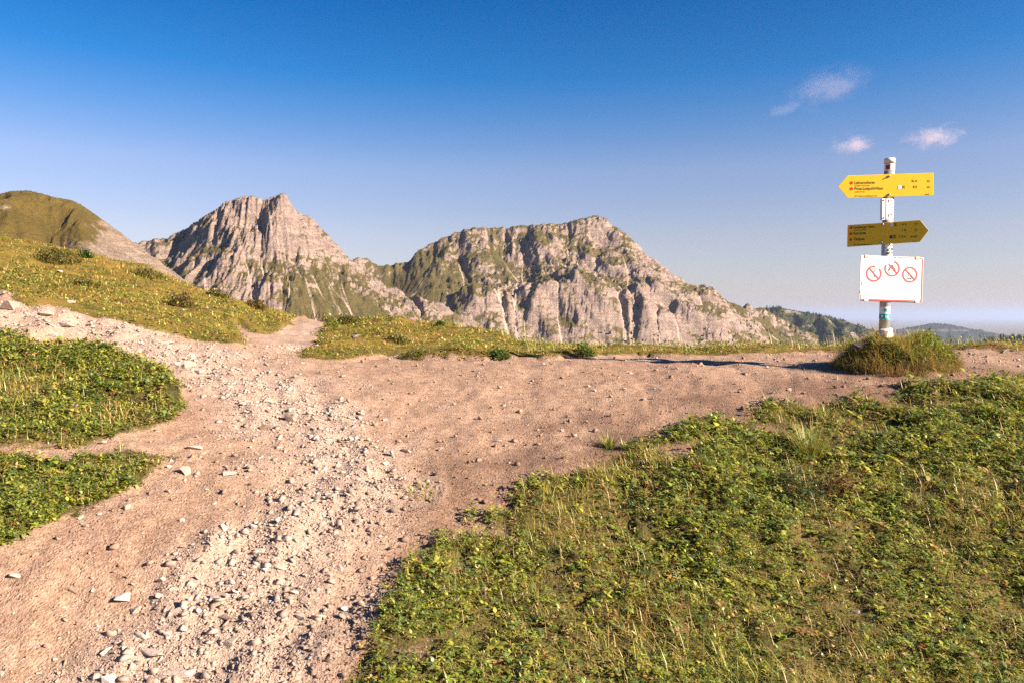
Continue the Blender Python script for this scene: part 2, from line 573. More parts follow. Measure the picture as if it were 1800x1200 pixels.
up = sstep(-2.2, -3.6, GX) * (1 - GRASS) * sstep(3.5, 4.6, GY)
Z += up * 0.10 * np.clip(fbm(GX * 3.2, GY * 3.2, 91, 4) + 0.1, -0.1, 1)
mh = np.clip(1 - md, 0, 1)
Z += 0.15 * sstep(0, 0.4, mh) * (1 + 0.28 * fbm(GX * 6, GY * 6, 95, 3)) + 0.02 * np.exp(-md ** 2 / 2)
d_g = softw
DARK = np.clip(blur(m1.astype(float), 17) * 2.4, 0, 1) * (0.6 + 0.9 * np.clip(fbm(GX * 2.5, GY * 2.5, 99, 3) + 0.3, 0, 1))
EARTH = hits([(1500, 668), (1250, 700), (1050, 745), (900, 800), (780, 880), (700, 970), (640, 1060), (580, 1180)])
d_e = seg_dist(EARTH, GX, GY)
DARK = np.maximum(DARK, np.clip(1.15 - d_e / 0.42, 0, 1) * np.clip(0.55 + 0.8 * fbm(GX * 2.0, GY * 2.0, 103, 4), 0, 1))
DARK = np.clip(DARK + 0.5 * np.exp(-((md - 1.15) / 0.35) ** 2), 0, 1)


def zg(x, y):
    return bil(Z, x, y, RX0, RY0, RS)


def gmask(x, y, grid=None):
    return bil(GRASS if grid is None else grid, x, y, RX0, RY0, RS)


def ghit(u, v):
    return hit(u, v, zg)


# one polar sheet from the photographer's feet to the horizon
ang_f = np.linspace(-math.radians(44), math.radians(44), 420)
ang = np.concatenate([ang_f, np.linspace(math.radians(44), math.radians(316), 60)[1:-1]])
rad = np.concatenate([[0.05, 0.3, 0.6, 0.9, 1.1, 1.3, 1.5, 1.65], np.geomspace(1.8, 22, 225), np.geomspace(23, 90, 30)[0:],
                      np.geomspace(100, 2000, 30), np.geomspace(2400, 90000, 36)])
AA, RR = np.meshgrid(ang, rad)
PX = RR * np.sin(AA); PY = RR * np.cos(AA)
inr = (PX > RX0) & (PX < RX1 - RS) & (PY > RY0) & (PY < RY1 - RS)
tz = tps(np.clip(PX, -45, 45), np.clip(PY, -14, 55))
wr = np.clip(np.minimum.reduce([PX - RX0, RX1 - PX, PY - RY0, RY1 - PY]) / 1.0, 0, 1)
zz = np.where(inr, zg(PX, PY) * wr + tz * (1 - wr), tz)
far_z = -0.45 * np.clip(RR - 20, 0, 900) - 3
far_z = np.maximum(far_z, -330 - 570 * sstep(1500, 16000, RR)) + sstep(60, 400, RR) * 40 * fbm(PX / 300, PY / 300, 5, 3) * (1 - sstep(5000, 15000, RR))
bl = sstep(22, 60, RR)
zz = zz * (1 - bl) + far_z * bl
zz = np.where(RR > 16, np.minimum(zz, 1.2 + 0 * RR + np.clip(22 - RR, 0, 6)), zz)
nr, na = RR.shape
idx = np.arange(nr * na).reshape(nr, na)
idn = np.roll(idx, -1, axis=1)
quads = np.stack([idx[:-1], idn[:-1], idn[1:], idx[1:]], -1).reshape(-1, 4)
GV = np.stack([PX, PY, zz], -1).reshape(-1, 3)
gm = np.where(inr, gmask(PX, PY), 1.0).ravel()
fq = gm[quads].mean(1) > 0.5


def sub_mesh(name, sel, attrs):
    f = quads[sel]
    used, inv = np.unique(f.ravel(), return_inverse=True)
    return make_mesh(name, GV[used], inv.reshape(-1, 4)[:, ::-1], attrs={k: a.ravel()[used] for k, a in attrs.items()}, smooth=True)


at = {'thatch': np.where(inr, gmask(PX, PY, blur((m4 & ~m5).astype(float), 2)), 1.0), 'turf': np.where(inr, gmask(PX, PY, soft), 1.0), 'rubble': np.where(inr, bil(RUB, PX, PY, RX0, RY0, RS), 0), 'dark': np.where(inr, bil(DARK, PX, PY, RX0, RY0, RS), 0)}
o = link('ground', sub_mesh('ground', fq, at), M_GROUND)
tag(o, 'turf-covered mountain saddle falling away to the valley', None, None, 'structure')
o = link('path', sub_mesh('path', ~fq, at), M_GROUND)
tag(o, 'pale gravel hiking path forking across the saddle', None, None, 'structure')
print('ground', time.time() - T0)

# ================================================================== MOUNTAINS
def erode(h, batches, n, steps, rng, rate=0.15, cap=3.0, dep=0.25):
    H, W = h.shape
    h = h.copy(); flow = np.zeros_like(h)
    flat = h.ravel(); ff = flow.ravel()
    for b in range(batches):
        x = rng.uniform(1, W - 2.01, n); y = rng.uniform(1, H - 2.01, n)
        dx = np.zeros(n); dy = np.zeros(n); vel = np.ones(n); wat = np.ones(n); sed = np.zeros(n)
        for s in range(steps):
            ix = x.astype(int); iy = y.astype(int); tx = x - ix; ty = y - iy
            k = iy * W + ix
            a = flat[k]; bb = flat[k + 1]; c = flat[k + W]; d = flat[k + W + 1]
            gx_ = (bb - a) * (1 - ty) + (d - c) * ty
            gy_ = (c - a) * (1 - tx) + (d - bb) * tx
            h0 = a * (1 - tx) * (1 - ty) + bb * tx * (1 - ty) + c * (1 - tx) * ty + d * tx * ty
            dx = dx * 0.15 - gx_ * 0.85; dy = dy * 0.15 - gy_ * 0.85
            l = np.hypot(dx, dy) + 1e-9; dx /= l; dy /= l
            nx = np.clip(x + dx, 1, W - 2.01); ny = np.clip(y + dy, 1, H - 2.01)
            jx = nx.astype(int); jy = ny.astype(int); sx = nx - jx; sy = ny - jy
            q = jy * W + jx
            h1 = flat[q] * (1 - sx) * (1 - sy) + flat[q + 1] * sx * (1 - sy) + flat[q + W] * (1 - sx) * sy + flat[q + W + 1] * sx * sy
            dh = h1 - h0
            capa = np.maximum(-dh, 0.02) * vel * wat * cap
            er = np.where(dh > 0, -np.minimum(dh, sed), np.where(sed > capa, -(sed - capa) * dep, np.minimum((capa - sed) * rate, -dh)))
            sed = sed + er
            ws = (k, k + 1, k + W, k + W + 1)
            wt = ((1 - tx) * (1 - ty), tx * (1 - ty), (1 - tx) * ty, tx * ty)
            kk = np.concatenate(ws)
            flat -= np.clip(np.bincount(kk, np.concatenate([er * w for w in wt]), H * W), -0.05, 0.05)
            ff += np.bincount(kk, np.concatenate([wat * w for w in wt]), H * W)
            vel = np.sqrt(np.maximum(vel * vel - dh * 0.6, 0.05)); vel = np.minimum(vel, 3)
            wat *= 0.985
            sed = np.minimum(sed, 6.0)
            x, y = nx, ny
    return flat.reshape(H, W), ff.reshape(H, W)


def densify(line, step):
    line = np.asarray(line, float); out = [line[:1]]
    for a, b in zip(line[:-1], line[1:]):
        n = max(1, int(np.hypot(b[0] - a[0], b[1] - a[1]) / step))
        t = np.linspace(0, 1, n + 1)[1:, None]
        out.append(a + (b - a) * t)
    return np.vstack(out)


def streaks(h, us, ds, seeds, steps=420, seed=0):
    """Scree runs: fall lines traced down the smoothed slope from the mouths of the gullies."""
    rng = np.random.default_rng(seed)
    hb = blur(h, 4)
    gy_, gx_ = np.gradient(hb)
    nd, nu = h.shape
    out = np.zeros_like(h)
    V = 555 - h / ds[:, None] * F
    yy, xx = np.mgrid[-6:7, -6:7]
    for (u, v, wid) in seeds:
        x = float(np.interp(u, us, np.arange(nu)))
        col = V[:, int(round(x))]
        y = float(np.argmin(np.abs(col[:int(nd * 0.8)] - v)))
        dx = dy = 0.0
        for k in range(steps):
            ix, iy = int(x), int(y)
            if not (8 < ix < nu - 9 and 8 < iy < nd - 9): break
            g0, g1 = gx_[iy, ix], gy_[iy, ix]
            dx = 0.6 * dx - g0; dy = 0.6 * dy - g1
            l = math.hypot(dx, dy) + 1e-9
            x += 0.8 * dx / l; y += 0.8 * dy / l
            w = wid * (0.5 + min(1.6, k / 90)) * (0.8 + 0.4 * rng.uniform())
            ix, iy = int(x), int(y)
            if not (8 < ix < nu - 9 and 8 < iy < nd - 9): break
            st_ = np.exp(-(((xx - (x - ix)) / w) ** 2 + ((yy - (y - iy)) / w) ** 2))
            sl_ = out[iy - 6:iy + 7, ix - 6:ix + 7]
            np.maximum(sl_, st_, out=sl_)
    return out


def mountain(label, mat, u0, u1, nu, d0, d1, nd, sky, crestD, spurs, slope, rough, ero, grass_fn, seed, floor, curve=0.0, back=0.8, runs=(), calm=None, flat=False, shear=None):
    rng = np.random.default_rng(seed)
    us = np.linspace(u0, u1, nu); ds = np.linspace(d0, d1, nd)
    U, D = np.meshgrid(us, ds)
    X = P(U, 555, D)[..., 0]; Y = D
    sky = np.asarray(sky, float)
    cd = lambda u: np.interp(u, [c[0] for c in crestD], [c[1] for c in crestD])
    lines = [np.array([[*P(u, v, cd(u))] for u, v in sky])]
    for sp in spurs:
        pts = [(u, v, (cd(u) if dd is None else dd)) for (u, v, dd) in sp]
        lines.append(np.array([P(*p) for p in pts]))
    h = np.full(X.shape, -1e9)
    cell = (d1 - d0) / nd
    wn1 = 22 * fbm(X / 110, Y / 110, seed, 3); wn2 = 22 * fbm(X / 110 + 50, Y / 110, seed + 3, 3)
    for li, ln in enumerate(lines):
        for c in densify(ln, 16):
            r = np.hypot(X + wn1 - c[0], Y + wn2 - c[1])
            sl = np.where(Y > c[1], back, slope)
            h = np.maximum(h, c[2] - sl * r + curve * np.minimum(r, 300) ** 2 / 300.0)
    env = h
    h = h + rough * 2.2 * fbm(X / 130 + h / 160, Y / 130, seed + 20, 4, 0.55)
    h = np.maximum(h, floor)
    # coarse gullies first, on every third point, then crags, then a little fine wash
    q3 = 3
    hc, fc = erode(h[::q3, ::q3] / (cell * q3), ero[0], ero[1], ero[2], rng=rng)
    fy = np.arange(nd) / q3; fx = np.arange(nu) / q3
    FX, FY = np.meshgrid(fx, fy)
    hc = blur(hc * cell * q3, 0)
    h = bil(hc, FX, FY, 0, 0, 1.0)
    h = blur(h, 1)
    fc = blur(bil(fc, FX, FY, 0, 0, 1.0), 1)
    wq = 0.5 * wn1
    h_smooth = h
    h = h + rough * ((0.85 if seed == 47 else 1.2) * (ridged((X + wq + (0.35 if shear is None else shear(U)) * h) / 62, (Y + wn2) / 190, seed + 5, 5, 0.55) - 1.0) + 0.40 * (ridged(X / 17, Y / 20 + h / 24, seed + 9, 5, 0.6) - 1.0))
    # rock steps: ledges along slightly tilted beds
    bed = (h + 0.22 * X + 0.12 * Y) / 26.0 + 0.5 * fbm(X / 70, Y / 70, seed + 13, 3)
    fr = bed - np.floor(bed)
    h = h + rough * 0.45 * (sstep(0.25, 0.75, fr) - fr)
    if calm is not None:
        cm = calm(U, 555 - h / D * F)
        h = h * (1 - cm) + (blur(h_smooth, 7) + rough * 0.12 * fbm(X / 30, Y / 30, seed + 15, 3)) * cm
    hs, ff = erode(h / cell, ero[3], ero[4], 45, rng=rng)
    h = hs * cell
    flow = fc / (fc.mean() + 1e-9) * 0.6 + ff / (ff.mean() + 1e-9) * 0.7
    # bring the skyline back to the drawn one, keeping the small crags
    crest_t = np.interp(us, sky[:, 0], sky[:, 1])
    if flat: crest_t = crest_t - 3.0 * (ridged(us / 17.0, us * 0 + seed, seed + 2, 4, 0.6) - 1.1)
    zt = P(us, crest_t, 1.0)[:, 2]
    el = (h / D).max(0)
    def sm(a, k):
        return np.convolve(np.pad(a, k, mode='edge'), np.ones(2 * k + 1) / (2 * k + 1), 'valid')
    dl = sm(sm(zt - el, 9), 9)
    w = np.exp(-((D - cd(us)[None]) / 150.0) ** 2)
    h = h + dl[None] * D * (0.35 + 0.65 * w)
    for _ in range(2):
        el = (h / D).max(0)
        w2 = np.exp(-((D - cd(us)[None]) / 45.0) ** 2)
        h = h + sm(zt - el, 1)[None] * D * w2
    gy_, gx_ = np.gradient(h, cell)
    sl = np.hypot(gx_ * (cell / np.maximum(np.abs(X[:, 1:2] - X[:, :1]), 1e-6)), gy_)
    _, ff = erode(blur(h, 2) / cell, 8, 6000, 170 if nu > 300 else 60, rng=rng, rate=0.0)
    ff = blur(ff, 1) * 0.35 + ff * 0.65
    fl = np.log1p(ff / (ff.mean() + 1e-9) * 2.0); fl = fl / np.percentile(fl, 99.7)
    px_v = 555 - h / D * F
    gr, scr = grass_fn(U, px_v, X, Y, h, sl, fl)
    if runs:
        sr = streaks(h, us, ds, runs, seed=seed)
        scr = np.maximum(scr, 1.25 * blur(sr, 1))
    # skirts so that the massif stands in the valley
    h[0] = -420; h[-1] = -420
    idx = np.arange(nu * nd).reshape(nd, nu)
    q = np.stack([idx[:-1, :-1], idx[:-1, 1:], idx[1:, 1:], idx[1:, :-1]], -1).reshape(-1, 4)
    me = make_mesh('mountain', np.stack([X, Y, h], -1).reshape(-1, 3), q, attrs={'grass': gr, 'scree': scr}, smooth=not flat)
    o = link('mountain', me, mat)
    tag(o, label, None, None, 'structure')
    return dict(us=us, ds=ds, h=h, X=X, Y=Y)


M_MT = mat_mountain('limestone_massif', (0.33, 0.25, 0.205), (0.48, 0.37, 0.305), (0.105, 0.092, 0.034), (0.155, 0.125, 0.048), (0.58, 0.46, 0.37))
M_DOME = mat_mountain('grassy_dome', (0.28, 0.21, 0.155), (0.42, 0.325, 0.25), (0.12, 0.09, 0.022), (0.16, 0.115, 0.028), (0.46, 0.37, 0.29), 1.8)
M_WOOD = mat_mountain('wooded_hill', (0.30, 0.25, 0.20), (0.40, 0.33, 0.26), (0.045, 0.06, 0.025), (0.09, 0.085, 0.03), (0.42, 0.34, 0.25), 0.5)
M_FARHILL = mat_mountain('distant_forest_hill', (0.20, 0.19, 0.14), (0.2, 0.19, 0.14), (0.03, 0.045, 0.025), (0.045, 0.055, 0.03), (0.3, 0.24, 0.18), 0.2)


def g_left(U, V, X, Y, h, sl, fl):
    n = fbm(X / 60, h / 40, 201, 4)
    g = 1.15 - 0.55 * sl + 0.28 * n
    g += 0.75 * sstep(450, 540, V) * sstep(0.42, 0.1, np.abs(U - 570) / 250) - 0.35 * sstep(430, 370, V)
    g += 0.30 * np.exp(-(((U - 475) / 22) ** 2 + ((V - 372) / 14) ** 2)) + 0.3 * np.exp(-(((U - 360) / 16) ** 2 + ((V - 395) / 10) ** 2))
    s = sstep(0.30, 0.55, fl) * (0.6 + 0.65 * sstep(390, 480, V)) + 0.4 * sstep(470, 560, V) * fbm(X / 16, h / 70, 204, 3)
    return g, s


def g_right(U, V, X, Y, h, sl, fl):
    n = fbm(X / 75, h / 45, 211, 4)
    g = 1.20 - 0.58 * sl + 0.40 * n
    g += 1.0 * np.exp(-(((U - 730) / 60) ** 2 + ((V - 505) / 50) ** 2)) + 0.3 * np.exp(-(((U - 650) / 40) ** 2 + ((V - 462) / 10) ** 2))
    g -= 0.35 * sstep(1080, 1160, U) * sstep(0, 1, (1260 - U) / 100) - 0.05 * sstep(1180, 1260, U)
    g += 0.25 * np.exp(-(((U - 920) / 70) ** 2 + ((V - 408) / 12) ** 2))
    s = sstep(0.30, 0.55, fl) * (0.7 + 0.5 * sstep(395, 450, V)) + 0.3 * sstep(470, 560, V) * fbm(X / 18, h / 80, 214, 3)
    return g, s


def g_dome(U, V, X, Y, h, sl, fl):
    n = fbm(X / 30, h / 22, 221, 4)
    g = 1.05 + 0.3 * n - 0.85 * sstep(130, 215, U + 60 * n) - 0.45 * sstep(400, 440, V) * sstep(60, 130, U)
    s = 0.45 * sstep(0.7, 1, fl) * sstep(100, 200, U) + 0.8 * np.exp(-(((U - 12) / 16) ** 2 + ((V - 366) / 5) ** 2))
    return g, s


def g_wood(U, V, X, Y, h, sl, fl):
    n = fbm(X / 120, h / 60, 231, 4)
    return 0.85 + 0.75 * n - 0.6 * sstep(1345, 1300, U), 0.55 * sstep(0.1, 0.5, n * -1) * 0.9


def g_far(U, V, X, Y, h, sl, fl):
    n = fbm(X / 600, Y / 900, 241, 3)
    return 1.0 + 0 * n, 0.75 * np.exp(-((V - 581) / 2.5) ** 2) * sstep(0.0, 0.3, n + 0.25)


SKY_L = [(150, 470), (200, 440), (245, 427), (270, 421), (290, 420), (310, 412), (330, 403), (345, 392), (365, 379), (383, 369), (400, 355),
         (415, 351), (430, 347), (445, 346), (460, 351), (472, 351), (482, 347), (500, 341), (508, 347), (515, 362), (528, 375), (545, 380),
         (555, 390), (568, 405), (580, 420), (592, 433), (604, 447), (618, 463), (640, 482), (665, 503), (700, 530), (740, 553), (800, 590), (860, 620)]
mountain('jagged limestone peak with scree gullies left of the centre', M_MT, 180, 850, 440, 1180, 1960, 260, SKY_L,
         [(150, 1690), (300, 1640), (430, 1575), (500, 1575), (620, 1680), (860, 1800)],
         [[(400, 356, None), (380, 420, 1540), (355, 470, 1480), (315, 520, 1400)],
          [(445, 347, None), (440, 410, 1500), (434, 450, 1450), (415, 520, 1360), (405, 570, 1290)],
          [(500, 343, None), (495, 395, 1510), (512, 455, 1440), (540, 520, 1360), (565, 570, 1290)],
          [(520, 368, None), (552, 420, 1545), (590, 465, 1490), (640, 520, 1420), (690, 565, 1360)],
          [(600, 443, None), (645, 492, 1600), (690, 535, 1540), (745, 575, 1470)],
          [(310, 412, None), (300, 455, 1550), (285, 500, 1480)]],
         1.15, 9.0, (3, 700, 60, 2, 4000), g_left, 31, -330, 0.30, flat=True, shear=lambda u: 0.8 * np.tanh((u - 440) / 80),
         runs=[(u_, v_, w_) for u_, v_, w_ in ((462, 365, 0.8), (480, 372, 0.7), (420, 400, 0.7), (395, 420, 0.8), (455, 420, 0.9), (470, 470, 1.3), (440, 490, 1.2), (415, 480, 0.9), (505, 440, 0.9),
               (500, 500, 1.0), (525, 470, 0.9), (540, 500, 1.1), (560, 470, 1.0), (590, 490, 1.2), (610, 500, 0.8), (640, 510, 1.5), (670, 520, 1.4), (350, 440, 0.8), (380, 490, 0.8), (330, 460, 0.7), (485, 520, 0.8), (575, 520, 0.7))],
         calm=lambda u, v: 0.75 * sstep(490, 545, v) * sstep(430, 480, u))
SKY_R = [(560, 500), (600, 470), (615, 458), (632, 452), (648, 455), (665, 468), (690, 465), (716, 462), (735, 442), (760, 428), (775, 421), (790, 415),
         (815, 405), (830, 402), (860, 402), (890, 400), (930, 397), (950, 394), (985, 396), (1008, 389), (1030, 382), (1050, 380), (1064, 385),
         (1076, 397), (1100, 411), (1118, 427), (1135, 447), (1152, 466), (1168, 482), (1182, 496), (1200, 503), (1222, 503), (1240, 501), (1256, 516),
         (1275, 530), (1290, 545), (1300, 541), (1315, 534), (1326, 544), (1337, 538), (1350, 548), (1400, 575), (1460, 600)]
MR = mountain('broad rocky massif with grassy flanks in the middle distance', M_MT, 560, 1440, 560, 1560, 2560, 285, SKY_R,
              [(560, 1960), (700, 2010), (800, 2050), (1000, 2070), (1060, 2090), (1200, 2230), (1460, 2380)],
              [[(716, 462, None), (722, 500, 1950), (735, 545, 1860)],
               [(775, 421, None), (768, 470, 2010), (785, 530, 1900), (800, 580, 1800)],
               [(830, 403, None), (815, 450, 2020), (835, 510, 1910), (880, 585, 1780)],
               [(890, 400, None), (872, 450, 2020), (902, 520, 1900), (950, 595, 1770)],
               [(950, 395, None), (940, 450, 2010), (972, 520, 1890), (1010, 600, 1750)],
               [(1040, 382, None), (1000, 440, 2010), (1012, 480, 1940), (1000, 540, 1840), (1060, 605, 1730)],
               [(1064, 386, None), (1092, 450, 1990), (1120, 510, 1900), (1135, 560, 1820), (1180, 610, 1740)],
               [(1110, 420, None), (1150, 490, 2060), (1190, 540, 1980), (1250, 600, 1880)],
               [(1240, 502, None), (1265, 545, 2170), (1305, 595, 2080)],
               [(1315, 535, None), (1340, 575, 2220), (1370, 610, 2150)]],
              1.05, 10.0, (2, 900, 65, 2, 5000), g_right, 47, -380, 0.38, back=1.25, flat=True, shear=lambda u: 0.65 + 0.3 * np.tanh((u - 1000) / 150),
              runs=[(u_, v_, w_) for u_, v_, w_ in ((772, 440, 0.9), (782, 470, 0.8), (800, 450, 0.8), (815, 430, 0.8), (845, 430, 0.9), (860, 460, 1.0), (893, 410, 0.9), (905, 440, 1.0), (880, 500, 1.1), (920, 500, 0.9),
                    (955, 440, 0.8), (960, 540, 1.2), (985, 560, 1.1), (1020, 410, 0.9), (1035, 450, 1.0), (1060, 470, 0.9), (1120, 480, 1.0), (1150, 500, 1.5), (1165, 520, 1.5), (1190, 540, 1.3), (1210, 530, 1.0),
                    (1240, 545, 1.1), (935, 560, 1.0), (840, 540, 1.0), (700, 500, 0.7), (1100, 540, 0.8), (875, 560, 0.9))],
              calm=lambda u, v: np.maximum(0.9 * np.exp(-(((u - 715) / 70) ** 2 + ((v - 510) / 55) ** 2)), 0.35 * sstep(540, 600, v)))
SKY_A = [(-260, 380), (-150, 365), (-60, 352), (0, 342), (25, 336), (55, 335), (80, 341), (100, 347), (130, 352), (148, 361), (165, 373), (185, 388), (205, 402),
         (225, 417), (245, 432), (270, 455), (300, 485), (340, 530)]
mountain('rounded green dome with a rocky shoulder behind the left hillside', M_DOME, -240, 340, 230, 620, 1000, 130, SKY_A,
         [(-260, 860), (100, 850), (240, 820), (340, 760)],
         [[(20, 337, None), (30, 380, 790), (40, 450, 700)], [(130, 352, None), (150, 400, 780), (170, 460, 700)],
          [(225, 418, None), (235, 455, 770), (250, 500, 710)]],
         0.72, 4.5, (2, 300, 40, 1, 1000), g_dome, 53, -160, 0.1, 0.6)
SKY_W = [(1200, 595), (1280, 572), (1320, 552), (1345, 542), (1365, 540), (1395, 545), (1425, 551), (1460, 558), (1490, 566), (1520, 576), (1560, 588), (1620, 600), (1700, 612)]
MW = mountain('dark wooded hill with pale clearings behind the mound', M_WOOD, 1240, 1700, 220, 2900, 3900, 90, SKY_W,
              [(1200, 3500), (1700, 3400)], [[(1365, 536, None), (1380, 570, 3300), (1390, 600, 3150)], [(1440, 550, None), (1450, 575, 3280), (1470, 605, 3100)]],
              0.5, 9.0, (10, 300, 40, 1, 1500), g_wood, 61, -500, 0.05, 0.5)
SKY_F = [(1480, 600), (1560, 582), (1600, 575), (1622, 571), (1640, 568), (1662, 569), (1680, 572), (1700, 579), (1718, 581), (1735, 583), (1760, 589), (1830, 594), (1950, 600)]
mountain('blue hazy hill on the far horizon', M_FARHILL, 1480, 1950, 160, 8200, 11000, 60, SKY_F,
         [(1480, 9500), (1950, 9500)], [], 0.22, 16.0, (3, 100, 30, 0, 10), g_far, 67, -850, 0.0, 0.3)
SKY_G = [(1660, 615), (1720, 603), (1745, 598), (1765, 594), (1800, 592), (1850, 588), (1960, 592), (2100, 600)]
MG = mountain('dark forested ridge at the right edge of the view', M_WOOD, 1660, 2080, 120, 1500, 1900, 50, SKY_G,
              [(1660, 1750), (2100, 1750)], [], 0.45, 5.0, (3, 100, 30, 0, 10), g_wood, 71, -400, 0.0, 0.5)
print('mountains', time.time() - T0)


# conifers of the far woods
def conifers(name, label, grid, usel, n, hgt, dens, seed, mat):
    rng = np.random.default_rng(seed)
    u = rng.uniform(*usel, n * 3); iu = np.clip(np.searchsorted(grid['us'], u), 1, len(grid['us']) - 1)
    idd = rng.integers(2, len(grid['ds']) - 2, n * 3)
    x = grid['X'][idd, iu] + rng.uniform(-4, 4, n * 3); y = grid['Y'][idd, iu] + rng.uniform(-5, 5, n * 3); z = grid['h'][idd, iu]
    v = 555 - z / y * F
    ok = dens(u, v, x, y, rng) & (v < 640)
    x, y, z = x[ok][:n], y[ok][:n], z[ok][:n]
    n = len(x)
    print(name, label, n, v.min(), v.max())
    if n == 0: return None
    hh = hgt * rng.uniform(0.5, 1.2, n)
    k = 6
    a = np.arange(k) / k * 2 * np.pi
    ring = np.stack([np.cos(a), np.sin(a)], -1)
    rr = hh * rng.uniform(0.2, 0.32, n)
    V = np.zeros((n, 2 * k + 1, 3))
    jit = rng.uniform(0.7, 1.3, (n, 2 * k, 1))
    V[:, :k, :2] = ring[None] * rr[:, None, None] * jit[:, :k]; V[:, :k, 2] = 0.02 * hh[:, None]
    V[:, k:2 * k, :2] = ring[None] * rr[:, None, None] * 0.62 * jit[:, k:]; V[:, k:2 * k, 2] = 0.45 * hh[:, None]
    V[:, 2 * k, 2] = hh
    V += np.stack([x, y, z], -1)[:, None]
    j = (np.arange(k) + 1) % k; i = np.arange(k)
    f4 = np.stack([i, j, k + j, k + i], -1); f3 = np.stack([k + i, k + j, np.full(k, 2 * k)], -1)
    off = (np.arange(n) * (2 * k + 1))[:, None, None]
    me = make_mesh(name, V.reshape(-1, 3), [(f4[None] + off).reshape(-1, 4), (f3[None] + off).reshape(-1, 3)])
    o = link(name, me, mat)
    return tag(o, label, None, None, 'stuff')


M_CON = plain('conifer_needles', (0.022, 0.038, 0.018), 0.9, 0.1, 0, 0.5, 0.05)
conifers('forest', 'dark dwarf pines covering the wooded hill', MW, (1330, 1600), 3800, 11,
         lambda u, v, x, y, r: (fbm(x / 90, y / 60, 301, 3) > -0.05), 5, M_CON)
conifers('forest', 'dark conifers along the ridge at the right edge', MG, (1670, 2060), 1800, 11, lambda u, v, x, y, r: u > 0, 6, M_CON)
conifers('forest', 'scattered dark pines on the lower flank of the massif', MR, (1060, 1420), 1500, 7,
         lambda u, v, x, y, r: (fbm(x / 60, y / 40, 305, 3) + sstep(540, 600, v) * 0.9 > 0.75) & (v > 545 - (u - 1060) * 0.02), 7, M_CON)


# ================================================================== STONES
def hull(seed, n=15, flat=0.6):
    rng = np.random.default_rng(seed)
    p = rng.uniform(-1, 1, (n, 3))
    p = np.sign(p) * np.abs(p) ** 0.45                       # points crowd the corners of a block: flat faces, sharp edges
    p /= (np.abs(p) ** 3).sum(1)[:, None] ** (1 / 3)
    p *= rng.uniform(0.8, 1.1, (n, 1))
    p *= np.array([1.0, rng.uniform(0.6, 0.95), flat * rng.uniform(0.8, 1.2)])
    bm = bmesh.new()
    for q in p: bm.verts.new(q)
    r = bmesh.ops.convex_hull(bm, input=bm.verts)
    bmesh.ops.delete(bm, geom=[g for g in r['geom_interior'] if isinstance(g, bmesh.types.BMVert)], context='VERTS')
    bmesh.ops.recalc_face_normals(bm, faces=bm.faces)
    return bm


def hull_np(seed, n, flat):
    bm = hull(seed, n, flat)
    bmesh.ops.triangulate(bm, faces=bm.faces)
    bm.verts.index_update()
    v = np.array([q.co[:] for q in bm.verts]); f = np.array([[w.index for w in q.verts] for q in bm.faces])
    bm.free()
    return v, f


SHAPES = [hull_np(100 + i, 10, 0.55) for i in range(14)]
SMALL = [hull_np(200 + i, 6, 0.65) for i in range(8)]


def rot_mats(rng, n, tilt=0.5):
    a = rng.uniform(0, 2 * np.pi, n); b = rng.normal(0, tilt, n); c = rng.normal(0, tilt, n)
    ca, sa, cb, sb, cc, s2 = np.cos(a), np.sin(a), np.cos(b), np.sin(b), np.cos(c), np.sin(c)
    z = np.zeros(n); o = np.ones(n)
    Rz = np.stack([ca, -sa, z, sa, ca, z, z, z, o], -1).reshape(n, 3, 3)
    Rx = np.stack([o, z, z, z, cb, -sb, z, sb, cb], -1).reshape(n, 3, 3)
    Ry = np.stack([cc, z, s2, z, o, z, -s2, z, cc], -1).reshape(n, 3, 3)
    return Rz @ Rx @ Ry


def scatter_stones(pos, size, color, shapes, rng, sink=0.25):
    n = len(pos)
    V, Fc, C = [], [], []
    base = 0
    pick = rng.integers(0, len(shapes), n)
    for s, (sv, sf) in enumerate(shapes):
        k = np.where(pick == s)[0]
        if not len(k): continue
        R = rot_mats(rng, len(k))
        v = np.einsum('nij,vj->nvi', R, sv) * size[k][:, None, None]
        v += pos[k][:, None]
        v[..., 2] += (size[k] * (0.5 - sink))[:, None]
        V.append(v.reshape(-1, 3))
        Fc.append((sf[None] + (np.arange(len(k)) * len(sv))[:, None, None] + base).reshape(-1, 3))
        C.append(np.repeat(color[k], len(sv), 0))
        base += len(k) * len(sv)
    return np.vstack(V), np.vstack(Fc), np.vstack(C)


def scatter_points(n, rng, u=(-120, 1920), v=(600, 1330), dmax=9.0, bias=None):
    """Ground positions spread so that the near ground gets more, thinning with distance."""
    D = np.exp(rng.uniform(math.log(1.75), math.log(dmax), n))
    uu = rng.uniform(u[0], u[1], n)
    x = (uu - 900) / F * D
    return x, D


rng = np.random.default_rng(77)
x, y = scatter_points(215000, rng, dmax=6.4)
g = gmask(x, y); rb = bil(RUB, x, y, RX0, RY0, RS); dk = bil(DARK, x, y, RX0, RY0, RS)
cl = 0.5 + 0.7 * fbm(x * 4, y * 4, 311, 3)
keep = (g < 0.35) & (rng.uniform(0, 1, len(x)) < np.clip(0.16 + 0.34 * cl + 0.5 * rb, 0, 1))
x, y, rb, dk = x[keep], y[keep], rb[keep], dk[keep]
n = len(x)
sz = 0.0020 * np.exp(rng.exponential(0.38, n)) * (0.8 + 0.6 * rb) * (0.6 + 0.15 * y)
sz = np.minimum(sz, 0.02)
pale = np.array([0.46, 0.375, 0.31]); tan_ = np.array([0.305, 0.205, 0.145]); grey = np.array([0.25, 0.195, 0.155])
t = np.clip(rng.normal(0.25 + 0.6 * rb - 0.3 * dk, 0.25, n), 0, 1)[:, None]
col = tan_ * (1 - t) + pale * t
